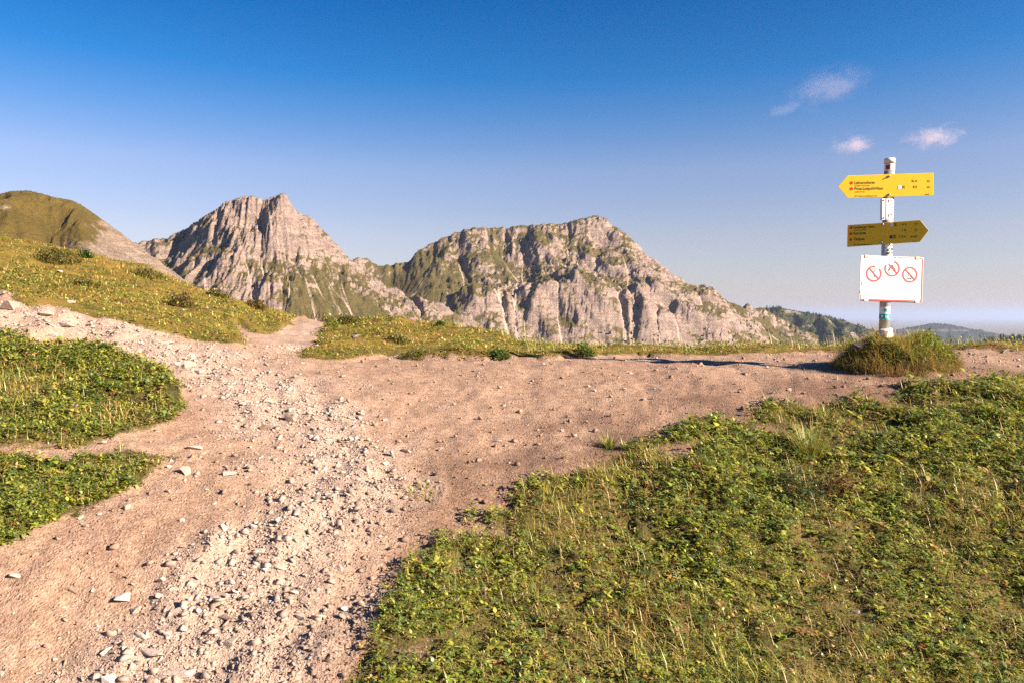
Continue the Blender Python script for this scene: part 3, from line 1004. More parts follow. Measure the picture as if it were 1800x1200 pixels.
gk = rng.uniform(0, 1, n) < 0.08
col[gk] = grey
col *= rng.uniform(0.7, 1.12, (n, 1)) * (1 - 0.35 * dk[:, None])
pos = np.stack([x, y, zg(x, y)], -1)
big = sz > 0.0075
parts = []
for sel, shp in ((big, SHAPES), (~big, SMALL)):
    parts.append(scatter_stones(pos[sel], sz[sel], col[sel], shp, rng))
V = np.vstack([parts[0][0], parts[1][0]]); Fx = np.vstack([parts[0][1], parts[1][1] + len(parts[0][0])]); C = np.vstack([parts[0][2], parts[1][2]])
o = link('gravel', make_mesh('gravel', V, Fx, C), M_GRAVEL)
tag(o, 'loose pale gravel and grit strewn over the path', None, None, 'stuff')
print('gravel', n, len(Fx), time.time() - T0)

# stones that can be told apart, each an object
STONE_MESH = []
for i in range(9):
    bm = hull(430 + i, 12, 0.62)
    bmesh.ops.triangulate(bm, faces=bm.faces[:])
    bmesh.ops.subdivide_edges(bm, edges=bm.edges[:], cuts=1, use_grid_fill=True)
    rr_ = np.random.default_rng(600 + i)
    for vv in bm.verts: vv.co *= rr_.uniform(0.93, 1.05)
    me = bpy.data.meshes.new('stone'); bm.to_mesh(me); bm.free()
    STONE_MESH.append(me)
_variants = {}


def stone_at(x, y, r, mat, i, rz, label, group=None, sx=1.0, sz=1.0, sink=0.25, name='stone', tilt=(0, 0)):
    key = (i % len(STONE_MESH), mat.name)
    if key not in _variants:
        me = STONE_MESH[key[0]].copy(); me.materials.append(mat); _variants[key] = me
    o = bpy.data.objects.new(name, _variants[key]); COL.objects.link(o)
    o.location = (x, y, float(zg(x, y)) + r * sz * (0.55 - sink))
    o.rotation_euler = (tilt[0], tilt[1], rz)
    o.scale = (r * sx, r, r * sz)
    tag(o, label, 'stone', group)
    return o


NOTABLE = [
    (325, 823, 22, 0, 'bright white angular stone by the tip of the lower turf tongue', 1.0, 1.35),
    (345, 831, 15, 0, 'small white stone just beside the bright white block', 1.0, 1.0),
    (341, 783, 34, 0, 'flat pale stone on the path near the large turf island', 1.3, 0.6),
    (404, 828, 30, 0, 'flat buff stone lying among small rubble mid path', 1.3, 0.7),
    (297, 861, 14, 0, 'small pale stone under the lower turf tongue', 1.0, 0.9),
    (511, 731, 28, 1, 'rounded tan stone at the top of the white rubble strip', 1.0, 0.9),
    (467, 748, 26, 1, 'rounded buff stone half buried left of the rubble strip', 1.0, 0.7),
    (333, 636, 26, 0, 'pale wedge stone at the bend of the upper path', 1.2, 0.9),
    (351, 651, 20, 0, 'small white stone below the bend of the upper path', 1.0, 0.8),
    (215, 1046, 33, 0, 'pale wedge-shaped stone casting a shadow in the foreground path', 1.2, 0.95),
    (238, 1068, 24, 0, 'squat pale stone beside the wedge-shaped one', 1.0, 0.95),
    (397, 1080, 46, 1, 'long brown slab tilted in the foreground rubble', 1.7, 0.6),
    (268, 1140, 58, 0, 'broad pale slab embedded in the foreground rubble', 1.4, 0.4),
    (315, 1178, 66, 0, 'largest pale slab at the bottom of the rubble strip', 1.4, 0.5),
    (250, 1113, 34, 0, 'flat white slab at the upper end of the foreground rubble', 1.5, 0.4),
    (187, 1142, 26, 0, 'upright grey-white stone left of the foreground slabs', 1.1, 0.8),
    (190, 1190, 30, 0, 'pale stone at the bottom edge of the frame', 1.0, 0.8),
    (405, 1125, 28, 0, 'pale block right of the foreground slabs', 1.1, 0.8),
    (398, 1104, 16, 1, 'small brown stone below the long slab', 1.0, 0.8),
    (376, 1047, 22, 2, 'grey flat stone above the long brown slab', 1.3, 0.6),
    (26, 1010, 26, 0, 'pale stone at the left edge below the turf', 1.0, 0.8),
    (45, 970, 14, 1, 'tan stone touching the lower turf edge', 1.2, 0.8),
    (152, 923, 16, 0, 'small pale stone on the bare soil below the turf tongue', 1.2, 0.9),
    (101, 944, 14, 1, 'small tan stone at the foot of the lower turf', 1.2, 0.7),
    (407, 933, 18, 0, 'pale chip on the brown middle of the path', 1.3, 0.7),
    (320, 912, 12, 2, 'small dark stone on smooth brown soil', 1.0, 1.0),
    (580, 1008, 11, 0, 'single round white pebble on the brown soil right of the rubble', 1.0, 1.0),
    (605, 1068, 18, 2, 'dark grey stone casting shadow near the meadow edge', 1.0, 1.1),
    (15, 533, 46, 0, 'large pale boulder where the upper path leaves the frame', 1.3, 0.8),
    (80, 548, 26, 0, 'pointed pale boulder on the upper path crest', 1.1, 0.9),
    (118, 566, 34, 0, 'blocky boulder at the rim of the upper path', 1.2, 0.8),
    (92, 587, 26, 0, 'low pale boulder in the rubble of the upper path', 1.4, 0.6),
    (195, 605, 30, 0, 'pale rock at the turf edge of the upper path', 1.3, 0.6),
    (296, 600, 26, 0, 'flat pale rock in the middle of the upper path', 1.4, 0.5),
    (125, 529, 16, 0, 'lone pale rock lying in the hillside grass', 1.2, 0.8),
    (321, 543, 13, 0, 'small pale rock in the grass under the round bush', 1.2, 0.8),
    (104, 476, 12, 0, 'pale rock in the turf high on the left hillside', 1.2, 0.8),
    (625, 589, 16, 0, 'pale rock in the grass of the middle knoll', 1.1, 0.8),
    (590, 591, 10, 0, 'small rock in the grass close to the side trail', 1.1, 0.8),
    (555, 606, 12, 0, 'light rock at the right rim of the side trail', 1.1, 0.7),
    (690, 793, 18, 2, 'dark tilted stone standing in the middle of the path', 0.5, 1.5),
    (715, 790, 24, 1, 'tan stone sunk beside the dark tilted one', 1.2, 0.6),
    (775, 787, 14, 2, 'dark clod-like stone in the path right of centre', 1.0, 1.1),
    (877, 773, 12, 0, 'pale chip on the brown path below the far verge', 1.3, 0.8),
    (1387, 683, 11, 0, 'pale stone on the path in front of the shadow', 1.2, 0.9),
    (1045, 684, 8, 2, 'small dark stone on the smooth path centre', 1.0, 1.2),
    (1595, 651, 12, 0, 'pale stone on the soil in front of the mound', 1.3, 0.8),
    (1640, 690, 14, 0, 'pale stone at the meadow edge below the mound', 1.2, 0.8),
    (1768, 615, 14, 2, 'grey stone on the path right of the mound', 1.2, 0.8),
    (1505, 1073, 15, 2, 'grey chip of rock lying in the foreground meadow', 1.0, 0.9),
    (988, 755, 9, 0, 'pale pebble on the path toward the meadow corner', 1.0, 0.9),
    (1332, 762, 10, 0, 'pale pebble caught in the ragged meadow edge', 1.2, 0.8),
]
rs = np.random.default_rng(12)
mats3 = (M_STONE, M_STONE_TAN, M_STONE_GREY)
placed = []
for i, (u, v, w, mi, lab, sx, szz) in enumerate(NOTABLE):
    p = ghit(u, v + w * 0.3 * szz)
    r = w / F * p[1] * 0.5 / max(1.0, sx * 0.95)
    stone_at(p[0], p[1], r, mats3[mi], i, rs.uniform(-0.5, 0.5), lab, None, sx, szz, 0.25 if szz > 0.5 else 0.4, tilt=(rs.normal(0, 0.15), rs.normal(0, 0.15)))
    placed.append((p[0], p[1], r * sx))
ZONES = [
    (' stone in the rubble at the bottom of the frame', 'foreground rubble stones', 70, [(200, 1195), (290, 1120), (400, 1060), (460, 1000)], 0.30, (8, 22)),
    (' stone in the white rubble strip mid path', 'rubble strip stones', 95, [(430, 690), (520, 740), (570, 820), (560, 880), (500, 960)], 0.36, (6, 14)),
    (' rock in the rubble of the upper path', 'upper path rubble stones', 45, [(-20, 560), (60, 570), (150, 595), (260, 615), (340, 650)], 0.45, (7, 18)),
    (' stone on brown soil between turf and rubble strip', 'scattered path stones', 26, [(60, 1000), (200, 950), (340, 860), (400, 760)], 0.45, (6, 12)),
]
for lab, grp, cnt, line, wid, (s0, s1) in ZONES:
    ln = np.array([ghit(*q)[:2] for q in line])
    k = 0; tries = 0
    while k < cnt and tries < 4000:
        tries += 1
        a = rs.integers(0, len(ln) - 1); t = rs.uniform()
        q = ln[a] * (1 - t) + ln[a + 1] * t + rs.normal(0, wid * 0.5, 2)
        if gmask(q[0], q[1]) > 0.2: continue
        r = (s0 + (s1 - s0) * rs.uniform() ** 2.2) / F * q[1] * 0.5
        if any((q[0] - a0) ** 2 + (q[1] - a1) ** 2 < (r + a2) ** 2 * 0.8 for a0, a1, a2 in placed): continue
        tanc = rs.uniform() > 0.8; lx = rs.uniform(0.9, 1.4); lz = rs.uniform(0.5, 1.0)
        look = ('tan' if tanc else 'pale') + (' flat' if lz < 0.7 else ' blocky') + (' elongated' if lx > 1.2 else '')
        look = ('larger ' if r > (s0 + 0.45 * (s1 - s0)) / F * q[1] * 0.5 else 'small ') + look
        stone_at(q[0], q[1], r, M_STONE_TAN if tanc else M_STONE, int(rs.integers(0, 9)), rs.uniform(0, 6.28), look + lab, grp,
                 lx, lz, 0.42, tilt=(rs.normal(0, 0.25), rs.normal(0, 0.25)))
        placed.append((q[0], q[1], r)); k += 1
print('stones', time.time() - T0)


# ================================================================== GRASS AND HERBS
class Veg:
    def __init__(self):
        self.V, self.F, self.C, self.base = [], [], [], 0

    def add(self, V, f, C):
        n, k = V.shape[:2]
        self.V.append(V.reshape(-1, 3).astype(np.float32))
        self.F.append((f[None] + (np.arange(n) * k)[:, None, None] + self.base).reshape(-1, 3).astype(np.int32))
        self.C.append(np.repeat(C, k, 0).astype(np.float32) if C.ndim == 2 else C.reshape(-1, 3).astype(np.float32))
        self.base += n * k

    def blades(self, p, head, length, width, lean, bend, col, segs=3, tipcol=None):
        n = len(p)
        h = np.stack([np.cos(head), np.sin(head), np.zeros(n)], -1)
        s = np.stack([-np.sin(head), np.cos(head), np.zeros(n)], -1)
        ts = np.linspace(0, 1, segs + 1)
        pts = []; 
        cur = p.copy(); th = lean.copy()
        pts.append(cur.copy())
        for i in range(segs):
            d = h * np.sin(th)[:, None]; d[:, 2] = np.cos(th)
            cur = cur + d * (length / segs)[:, None]
            th = th + bend / segs
            pts.append(cur.copy())
        k = 2 * segs + 1
        V = np.zeros((n, k, 3)); C = np.zeros((n, k, 3))
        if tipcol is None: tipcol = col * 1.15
        for i in range(segs):
            wv = s * (width * (1 - ts[i] ** 1.5) * 0.5)[:, None]
            V[:, 2 * i] = pts[i] - wv; V[:, 2 * i + 1] = pts[i] + wv
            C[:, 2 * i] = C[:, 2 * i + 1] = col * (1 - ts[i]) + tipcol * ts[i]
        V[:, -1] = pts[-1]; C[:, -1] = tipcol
        f = []
        for i in range(segs - 1):
            a = 2 * i
            f += [(a, a + 1, a + 3), (a, a + 3, a + 2)]
        f.append((k - 3, k - 2, k - 1))
        self.add(V, np.array(f), C)

    def leaves(self, p, head, pitch, length, width, fold, col):
        n = len(p)
        ch, sh, cp, sp = np.cos(head), np.sin(head), np.cos(pitch), np.sin(pitch)
        d = np.stack([ch * cp, sh * cp, sp], -1)
        s = np.stack([-sh, ch, np.zeros(n)], -1)
        u = np.cross(d, s)
        u *= np.sign(u[:, 2:3] + 1e-9)
        V = np.zeros((n, 6, 3))
        V[:, 0] = p
        a = p + d * (length * 0.38)[:, None]; b = p + d * (length * 0.72)[:, None] - u * (length * 0.05)[:, None]
        w = s * (width * 0.5)[:, None]; fo = u * (width * fold)[:, None]
        V[:, 1] = a - w + fo; V[:, 2] = a + w + fo
        V[:, 3] = b - w * 0.75 + fo * 0.8; V[:, 4] = b + w * 0.75 + fo * 0.8
        V[:, 5] = p + d * length[:, None] - u * (length * 0.16)[:, None]
        f = np.array([(0, 2, 1), (1, 2, 4), (1, 4, 3), (3, 4, 5)])
        self.add(V, f, col)

    def build(self, name, label, mat=M_LEAF, parent=None, kind='stuff'):
        me = make_mesh(name, np.vstack(self.V), np.vstack(self.F), np.vstack(self.C))
        o = link(name, me, mat, parent)
        if kind: tag(o, label, None, None, kind)
        print(name, label, sum(len(f) for f in self.F))
        return o


GREENS = np.array([(0.095, 0.145, 0.022), (0.21, 0.275, 0.034), (0.30, 0.335, 0.042), (0.38, 0.365, 0.055), (0.19, 0.25, 0.065)])
DRY = np.array([(0.46, 0.31, 0.10), (0.58, 0.42, 0.17), (0.40, 0.23, 0.08), (0.40, 0.32, 0.06)])


def pick_cols(rng, n, dryness, dark=0.0):
    """dryness per item 0..1"""
    g = GREENS[rng.integers(0, len(GREENS), n)] * (1 - 0.45 * np.asarray(dark).reshape(-1, 1) if np.ndim(dark) else 1 - 0.45 * dark)
    d = DRY[rng.integers(0, len(DRY), n)]
    k = (rng.uniform(0, 1, n) < dryness)[:, None]
    return np.where(k, d, g) * rng.uniform(0.75, 1.25, (n, 1))


def meadow(name, label, n_pts, mask, u, dr, seed, herb, blade_len, dry0, d_lo=1.7, lush=1.0):
    rng = np.random.default_rng(seed)
    veg = Veg()
    # area-uniform sampling in a wedge, thinned with distance
    def sample(n):
        D = np.sqrt(rng.uniform(dr[0] ** 2, dr[1] ** 2, n))
        uu = rng.uniform(*u, n)
        x = (uu - 900) / F * D
        ok = (gmask(x, D, mask) > 0.5) & (rng.uniform(0, 1, n) < np.clip((3.2 / D) ** 1.2, 0, 1) * np.where((uu > 1900) | (uu < -100), 0.4, 1.0))
        return x[ok], D[ok]
    # blades
    x, y = sample(n_pts)
    cl = fbm(x * 2.3, y * 2.3, seed, 4)
    tall = fbm(x * 1.3 + 9, y * 1.3, seed + 4, 3)
    keep = rng.uniform(0, 1, len(x)) < np.clip(0.55 + 0.7 * tall, 0.12, 1)
    x, y, cl, tall = x[keep], y[keep], cl[keep], tall[keep]
    n = len(x)
    dist = np.clip(y / 3.0, 0.8, 2.2)
    L = blade_len * rng.lognormal(0, 0.35, n) * np.clip(0.8 + 0.8 * tall, 0.4, 1.7)
    edge = blur(mask.astype(float), 3)
    L *= 0.3 + 0.7 * sstep(0.45, 0.95, gmask(x, y, edge))
    col = pick_cols(rng, n, np.clip(dry0 + 0.35 * cl, 0.03, 0.9))
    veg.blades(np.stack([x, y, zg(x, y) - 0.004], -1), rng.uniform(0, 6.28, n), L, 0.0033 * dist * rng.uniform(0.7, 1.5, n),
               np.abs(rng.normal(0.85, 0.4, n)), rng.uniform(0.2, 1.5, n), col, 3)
    # herb rosettes
    x, y = sample(herb)
    cl = fbm(x * 1.7 + 20, y * 1.7, seed + 8, 4)
    keep = rng.uniform(0, 1, len(x)) < np.clip(0.65 + 0.9 * cl, 0.1, 1)
    x, y, cl = x[keep], y[keep], cl[keep]
    m = len(x); k = 6
    hgt = blade_len * 0.42 * rng.lognormal(0, 0.6, m) * np.clip(0.9 + 0.7 * cl, 0.4, 1.6)
    z = zg(x, y) + hgt
    px = np.repeat(np.stack([x, y, z], -1), k, 0)
    head = np.repeat(rng.uniform(0, 6.28, m), k) + np.tile(np.arange(k) * 6.28 / k, m) + rng.normal(0, 0.25, m * k)
    dist = np.repeat(np.clip(y / 3.0, 0.85, 2.0), k)
    Ls = np.repeat(rng.lognormal(math.log(0.0135), 0.36, m), k) * rng.uniform(0.75, 1.2, m * k) * dist
    kind = np.repeat(rng.uniform(0, 1, m), k)
    wd = Ls * np.where(kind < 0.7, 0.36, 0.6)
    base = pick_cols(rng, m, np.clip(0.06 + 0.2 * -cl, 0.03, 0.3) * (dry0 / 0.25))
    redd = rng.uniform(0, 1, m) < 0.006
    base[redd] = np.array([0.30, 0.09, 0.03])
    colr = np.repeat(base, k, 0) * rng.uniform(0.8, 1.2, (m * k, 1))
    veg.leaves(px + rng.normal(0, 0.002, (m * k, 3)), head, rng.normal(0.25, 0.35, m * k), Ls, wd, rng.uniform(-0.05, 0.3, m * k), colr)
    # loose litter and taller dry stalks
    x, y = sample(n_pts // 9)
    n = len(x)
    veg.blades(np.stack([x, y, zg(x, y) + 0.006 + 0.012 * rng.uniform(0, 1, n)], -1), rng.uniform(0, 6.28, n), blade_len * rng.uniform(0.6, 1.6, n), np.full(n, 0.0026) * np.clip(y / 3, 0.8, 2),
               rng.normal(1.4, 0.15, n), rng.uniform(-0.2, 0.3, n), DRY[rng.integers(0, 4, n)] * rng.uniform(0.8, 1.2, (n, 1)), 2)
    x, y = sample(max(400, n_pts // 60))
    n = len(x)
    veg.blades(np.stack([x, y, zg(x, y)], -1), rng.uniform(0, 6.28, n), blade_len * rng.uniform(1.4, 2.6, n), np.full(n, 0.0016) * np.clip(y / 3, 0.8, 2),
               np.abs(rng.normal(0.3, 0.25, n)), rng.uniform(0.1, 0.9, n), DRY[rng.integers(0, 4, n)] * 1.1, 3)
    return veg.build(name, label)


meadow('grass', 'low herbs and grass of the foreground meadow right of the path', 270000, m1, (450, 2330), (1.9, 4.9), 501, 92000, 0.042, 0.34)
meadow('grass', 'dense green grass of the large turf island left of the path', 90000, m2, (-330, 420), (2.5, 5.6), 511, 42000, 0.038, 0.36)
meadow('grass', 'low green herbs of the turf tongue in the lower left', 50000, m3, (-330, 420), (1.9, 3.6), 521, 34000, 0.028, 0.3)


def hillside():
    rng = np.random.default_rng(531)
    veg = Veg()
    N = 66000
    D = np.exp(rng.uniform(math.log(5.0), math.log(19.5), N))
    uu = rng.uniform(-180, 1980, N)
    x = (uu - 900) / F * D; y = D
    ok = (gmask(x, y, m4.astype(float)) > 0.5) & ((uu < 1000) | (y < 8.2))
    x, y = x[ok], y[ok]
    # ground that faces away behind the crest is thinned
    cl = fbm(x * 1.2, y * 1.2, 533, 4); cl2 = fbm(x * 0.5, y * 0.5, 537, 3)
    n = len(x); k = 4
    rep = lambda a: np.repeat(a, k, 0)
    L = 0.030 * rng.lognormal(0, 0.35, n) * np.clip(0.9 + 0.7 * cl, 0.4, 1.7) * np.clip(y / 8, 0.8, 1.5)
    edge = blur(m4.astype(float), 3)
    base = pick_cols(rng, n, np.clip(0.50 + 0.45 * cl2 + 0.25 * cl, 0.1, 0.9)) * np.array([1.12, 1.0, 0.8])
    reds = (fbm(x * 0.9 + 7, y * 0.9, 541, 4) > 0.42) & (rng.uniform(0, 1, n) < 0.5)
    base[reds] = np.array([0.27, 0.13, 0.06])
    grn = (fbm(x * 0.8 + 31, y * 0.8, 545, 4) > 0.30) & (rng.uniform(0, 1, n) < 0.75)
    base[grn] = np.array([0.12, 0.14, 0.02])
    p = np.stack([x, y, zg(x, y) - 0.005], -1)
    P4 = rep(p) + np.c_[rng.normal(0, 0.02, (n * k, 2)), np.zeros(n * k)] * rep(np.clip(y / 6, 0.8, 2.5))[:, None]
    wd = 0.0062 * rep(np.clip(y / 6, 0.8, 2.6)) * rng.uniform(0.7, 1.5, n * k)
    veg.blades(P4, rng.uniform(0, 6.28, n * k), rep(L) * rng.uniform(0.6, 1.3, n * k), wd, np.abs(rng.normal(1.0, 0.35, n * k)), rng.uniform(0.0, 0.8, n * k),
               (0.75 * rep(base) + 0.25 * np.array([0.26, 0.20, 0.04])) * rng.uniform(0.75, 1.2, (n * k, 1)), 2)
    # low leafy cushions on the nearer verge
    sel = rng.uniform(0, 1, n) < np.clip(0.28 + 0.5 * fbm(x * 1.5, y * 1.5, 549, 3), 0, 0.8) * (y < 11)
    q = p[sel]; m = len(q); kk = 3
    qq = np.repeat(q, kk, 0) + np.c_[rng.normal(0, 0.02, (m * kk, 2)), np.abs(rng.normal(0.025, 0.02, m * kk))]
    dd = np.repeat(np.clip(q[:, 1] / 5, 0.9, 2.2), kk)
    Ls = 0.022 * dd * rng.uniform(0.6, 1.3, m * kk)
    veg.leaves(qq, rng.uniform(0, 6.28, m * kk), rng.normal(0.2, 0.4, m * kk), Ls, Ls * 0.5, rng.uniform(0, 0.3, m * kk), pick_cols(rng, m * kk, 0.15))
    # dry stalks along the rim of the saddle, seen against the mountains
    N = 2600
    uu = rng.uniform(930, 1960, N); D = rng.uniform(6.0, 7.4, N)
    x = (uu - 900) / F * D
    ok = gmask(x, D, m4.astype(float)) > 0.5
    ok &= rng.uniform(0, 1, N) < np.clip(0.5 + 0.9 * fbm(x * 2, D * 2, 551, 3), 0.1, 1)
    x, D = x[ok], D[ok]; n = len(x)
    veg.blades(np.stack([x, D, zg(x, D)], -1), rng.uniform(0, 6.28, n), 0.085 * rng.lognormal(0, 0.35, n), np.full(n, 0.003), np.abs(rng.normal(0.25, 0.2, n)),
               rng.uniform(0.1, 0.9, n), pick_cols(rng, n, 0.6), 3)
    veg.build('grass', 'yellowing alpine grass of the hillside and rim behind the path')


hillside()


def mound_grass():
    rng = np.random.default_rng(561)
    veg = Veg()
    n = 15000
    r = np.sqrt(rng.uniform(0, 1.0, n)); a = rng.uniform(0, 6.28, n)
    x = MX + 0.36 * r * np.cos(a); y = MY + 0.33 * r * np.sin(a)
    nz = fbm(x * 5, y * 5, 563, 3)
    green = sstep(0.0, 0.25, (x - MX)) * 0.5
    col = pick_cols(rng, n, np.clip(0.52 - green + 0.45 * nz, 0.06, 0.95))
    col *= np.where(r < 0.8, 1.15, 0.95)[:, None]
    out = np.arctan2(y - MY, x - MX)
    L = 0.058 * rng.lognormal(0, 0.4, n) * np.clip(1 + 0.7 * fbm(x * 9, y * 9, 567, 2), 0.4, 1.8)
    ok = np.hypot(x - MX, (y - MY)) > 0.05
    ok &= ~((x < MX - 0.06) & (x > MX - 0.27) & (y < MY - 0.24))       # the hollow with the bedded rock
    p = np.stack([x, y, zg(x, y) - 0.004], -1)
    veg.blades(p[ok], (out + rng.normal(0, 0.9, n))[ok], L[ok], (0.003 * rng.uniform(0.7, 1.4, n))[ok], np.abs(rng.normal(0.55 + 0.45 * r, 0.35))[ok],
               rng.uniform(0.3, 1.6, n)[ok], col[ok], 3)
    # cushion leaves, greener on the right shoulder
    n = 5200
    r = np.sqrt(rng.uniform(0.2, 1.0, n)); a = rng.uniform(0, 6.28, n)
    x = MX + 0.355 * r * np.cos(a); y = MY + 0.33 * r * np.sin(a)
    ok = rng.uniform(0, 1, n) < 0.25 + 0.75 * sstep(0.05, 0.25, x - MX)
    ok &= ~((x < MX - 0.06) & (x > MX - 0.27) & (y < MY - 0.24))
    x, y = x[ok], y[ok]; n = len(x)
    Ls = 0.021 * rng.uniform(0.6, 1.3, n)
    veg.leaves(np.stack([x, y, zg(x, y) + np.abs(rng.normal(0.02, 0.018, n))], -1), rng.uniform(0, 6.28, n), rng.normal(0.2, 0.5, n), Ls, Ls * 0.55,
               rng.uniform(0, 0.3, n), pick_cols(rng, n, 0.08))
    # roots and dead grass hanging round the foot
    n = 2600
    a = rng.uniform(0, 6.28, n); rr = rng.uniform(0.88, 1.08, n)
    x = MX + 0.355 * rr * np.cos(a); y = MY + 0.33 * rr * np.sin(a)
    veg.blades(np.stack([x, y, zg(x, y)], -1), a + rng.normal(0, 0.7, n), 0.07 * rng.lognormal(0, 0.3, n), np.full(n, 0.0024), np.abs(rng.normal(0.4, 0.3, n)),
               rng.uniform(0.4, 1.6, n), DRY[rng.integers(0, 3, n)] * rng.uniform(0.6, 1.1, (n, 1)), 3)
    # a few long stalks
    n = 60
    x = MX + rng.uniform(-0.34, 0.36, n); y = MY + rng.uniform(-0.2, 0.25, n)
    veg.blades(np.stack([x, y, zg(x, y)], -1), rng.uniform(0, 6.28, n), rng.uniform(0.10, 0.17, n), np.full(n, 0.002), np.abs(rng.normal(0.2, 0.15, n)),
               rng.uniform(0.0, 0.8, n), DRY[rng.integers(0, 4, n)] * 0.8, 3)
    veg.build('grass', 'shaggy yellow tussock grass covering the mound round the signpost')


mound_grass()
p = ghit(1510, 641)
stone_at(p[0] + 0.02, p[1] + 0.045, 0.055, M_STONE_DARK, 4, 0.4, 'dark grey rock bedded in the shaded side of the signpost mound', None, 1.0, 1.0, 0.0, tilt=(0.5, -0.3))
print('grass', time.time() - T0)


# individual tufts and shrubs
def tuft(u, v, n, L, label, dry, spread, cat='grass tuft', red=False):
    rng = np.random.default_rng(int(u * 7 + v))
    p = ghit(u, v)
    base = empty('grass_tuft', p)
    veg = Veg()
    a = rng.uniform(0, 6.28, n); r = spread * np.sqrt(rng.uniform(0, 1, n))
    x = r * np.cos(a); y = r * np.sin(a)
    z = zg(p[0] + x, p[1] + y) - p[2] - 0.003
    veg.blades(np.stack([x, y, z], -1), a + rng.normal(0, 0.5, n), L * rng.lognormal(0, 0.3, n), 0.003 * rng.uniform(0.7, 1.5, n), np.abs(rng.normal(0.45, 0.3, n)),
               rng.uniform(0.2, 1.3, n), pick_cols(rng, n, dry), 3)
    veg.build('blades', '', parent=base, kind=None)
    tag(base, label, cat)


tuft(1070, 785, 140, 0.055, 'small isolated grass tuft on bare soil at the meadow corner', 0.25, 0.028)
tuft(1104, 786, 90, 0.045, 'smaller green tuft beside the isolated one at the meadow corner', 0.15, 0.025)
tuft(1425, 792, 420, 0.10, 'large spiky grass tuft among bare patches of the meadow', 0.2, 0.07)
tuft(740, 868, 90, 0.035, 'sparse low tuft on the brown path edge', 0.4, 0.06)


def shrub(u, v, wpx, hpx, label, cols, n, seed, leaf=0.02, name='dwarf_shrub', depth=1.0):
    rng = np.random.default_rng(seed)
    p = ghit(u, v)
    s = p[1] / F
    rx, h = wpx * s / 2, hpx * s
    base = empty(name, p)
    veg = Veg()
    # stems
    ns = 14
    a = rng.uniform(0, 6.28, ns)
    veg.blades(np.zeros((ns, 3)) + np.c_[rng.normal(0, rx * 0.15, (ns, 2)), np.full(ns, -0.01)], a, np.full(ns, max(h, rx) * 0.8), np.full(ns, 0.006 * p[1] / 6), rng.uniform(0.2, 0.9, ns),
               rng.uniform(-0.3, 0.3, ns), np.tile([[0.09, 0.06, 0.035]], (ns, 1)), 3)
    veg.build('stems', '', parent=base, kind=None)
    veg = Veg()
    lump = rng.uniform(-1, 1, (7, 2))
    d = rng.normal(size=(n, 3)); d /= np.linalg.norm(d, axis=1)[:, None]
    d[:, 2] = np.abs(d[:, 2])
    rad = rng.uniform(0.55, 1.05, n) * (1 + 0.28 * np.sin(d[:, 0] * 5 + seed) * np.cos(d[:, 1] * 4 + seed * 2))
    q = d * rad[:, None] * np.array([rx, rx * depth, h])
    q[:, 2] += zg(p[0] + q[:, 0], p[1] + q[:, 1]) - p[2]
    cc = np.array(cols)[rng.integers(0, len(cols), n)] * rng.uniform(0.7, 1.3, (n, 1))
    Ls = leaf * p[1] / 6 * rng.uniform(0.6, 1.3, n)
    veg.leaves(q, rng.uniform(0, 6.28, n), rng.normal(0.35, 0.5, n), Ls, Ls * 0.5, rng.uniform(0, 0.3, n), cc)
    veg.build('foliage', '', parent=base, kind=None)
    tag(base, label, 'shrub', 'dwarf shrubs on the slopes')


DK = [(0.10, 0.115, 0.02), (0.14, 0.14, 0.022), (0.17, 0.13, 0.03)]
BR = [(0.15, 0.085, 0.03), (0.12, 0.11, 0.025), (0.18, 0.13, 0.03)]
GN = [(0.06, 0.11, 0.016), (0.10, 0.16, 0.02)]
shrub(100, 458, 74, 20, 'low wide dark shrub on the crest of the left hillside', DK, 1500, 1)
shrub(152, 454, 24, 13, 'small bright green bush on the left crest', GN, 500, 2)
shrub(255, 488, 70, 14, 'long low green shrub along the sloping crest', DK, 1000, 3)
shrub(320, 540, 46, 24, 'round brownish bush in the middle of the left hillside', BR, 1100, 4)
shrub(150, 505, 46, 14, 'low green cushion shrub under the left crest', DK, 700, 5)
shrub(452, 540, 36, 13, 'small dark bush on the crest left of the side trail', BR, 600, 6)
shrub(385, 522, 40, 12, 'low shrub on the crest midway to the side trail', DK, 600, 7)
shrub(560, 560, 62, 15, 'dark shrub on the turf lip right of the side trail', DK, 1100, 8)
shrub(610, 566, 50, 10, 'low green shrub on the crest of the middle knoll', DK, 600, 9)
shrub(774, 573, 16, 9, 'tiny dark bush on the skyline of the middle knoll', GN, 250, 10)
shrub(700, 600, 44, 9, 'flat green cushion in the grass of the middle knoll', DK, 500, 11)
shrub(880, 630, 40, 12, 'leafy green clump overhanging the path verge', GN, 700, 12)
shrub(725, 632, 50, 12, 'dark clump on the verge below the middle knoll', DK, 700, 15)
shrub(1030, 625, 40, 14, 'green clump on the rim where the long shadow ends', GN, 700, 13)
shrub(1480, 878, 60, 50, 'red-leaved bilberry shrub in the foreground meadow', [(0.30, 0.07, 0.025), (0.12, 0.10, 0.02), (0.07, 0.10, 0.02), (0.22, 0.10, 0.03)], 900, 14, 0.022)
shrub(1400, 870, 90, 34, 'dark green bilberry cushion beside the red-leaved shrub', [(0.03, 0.05, 0.012), (0.04, 0.07, 0.015)], 1300, 16, 0.022)

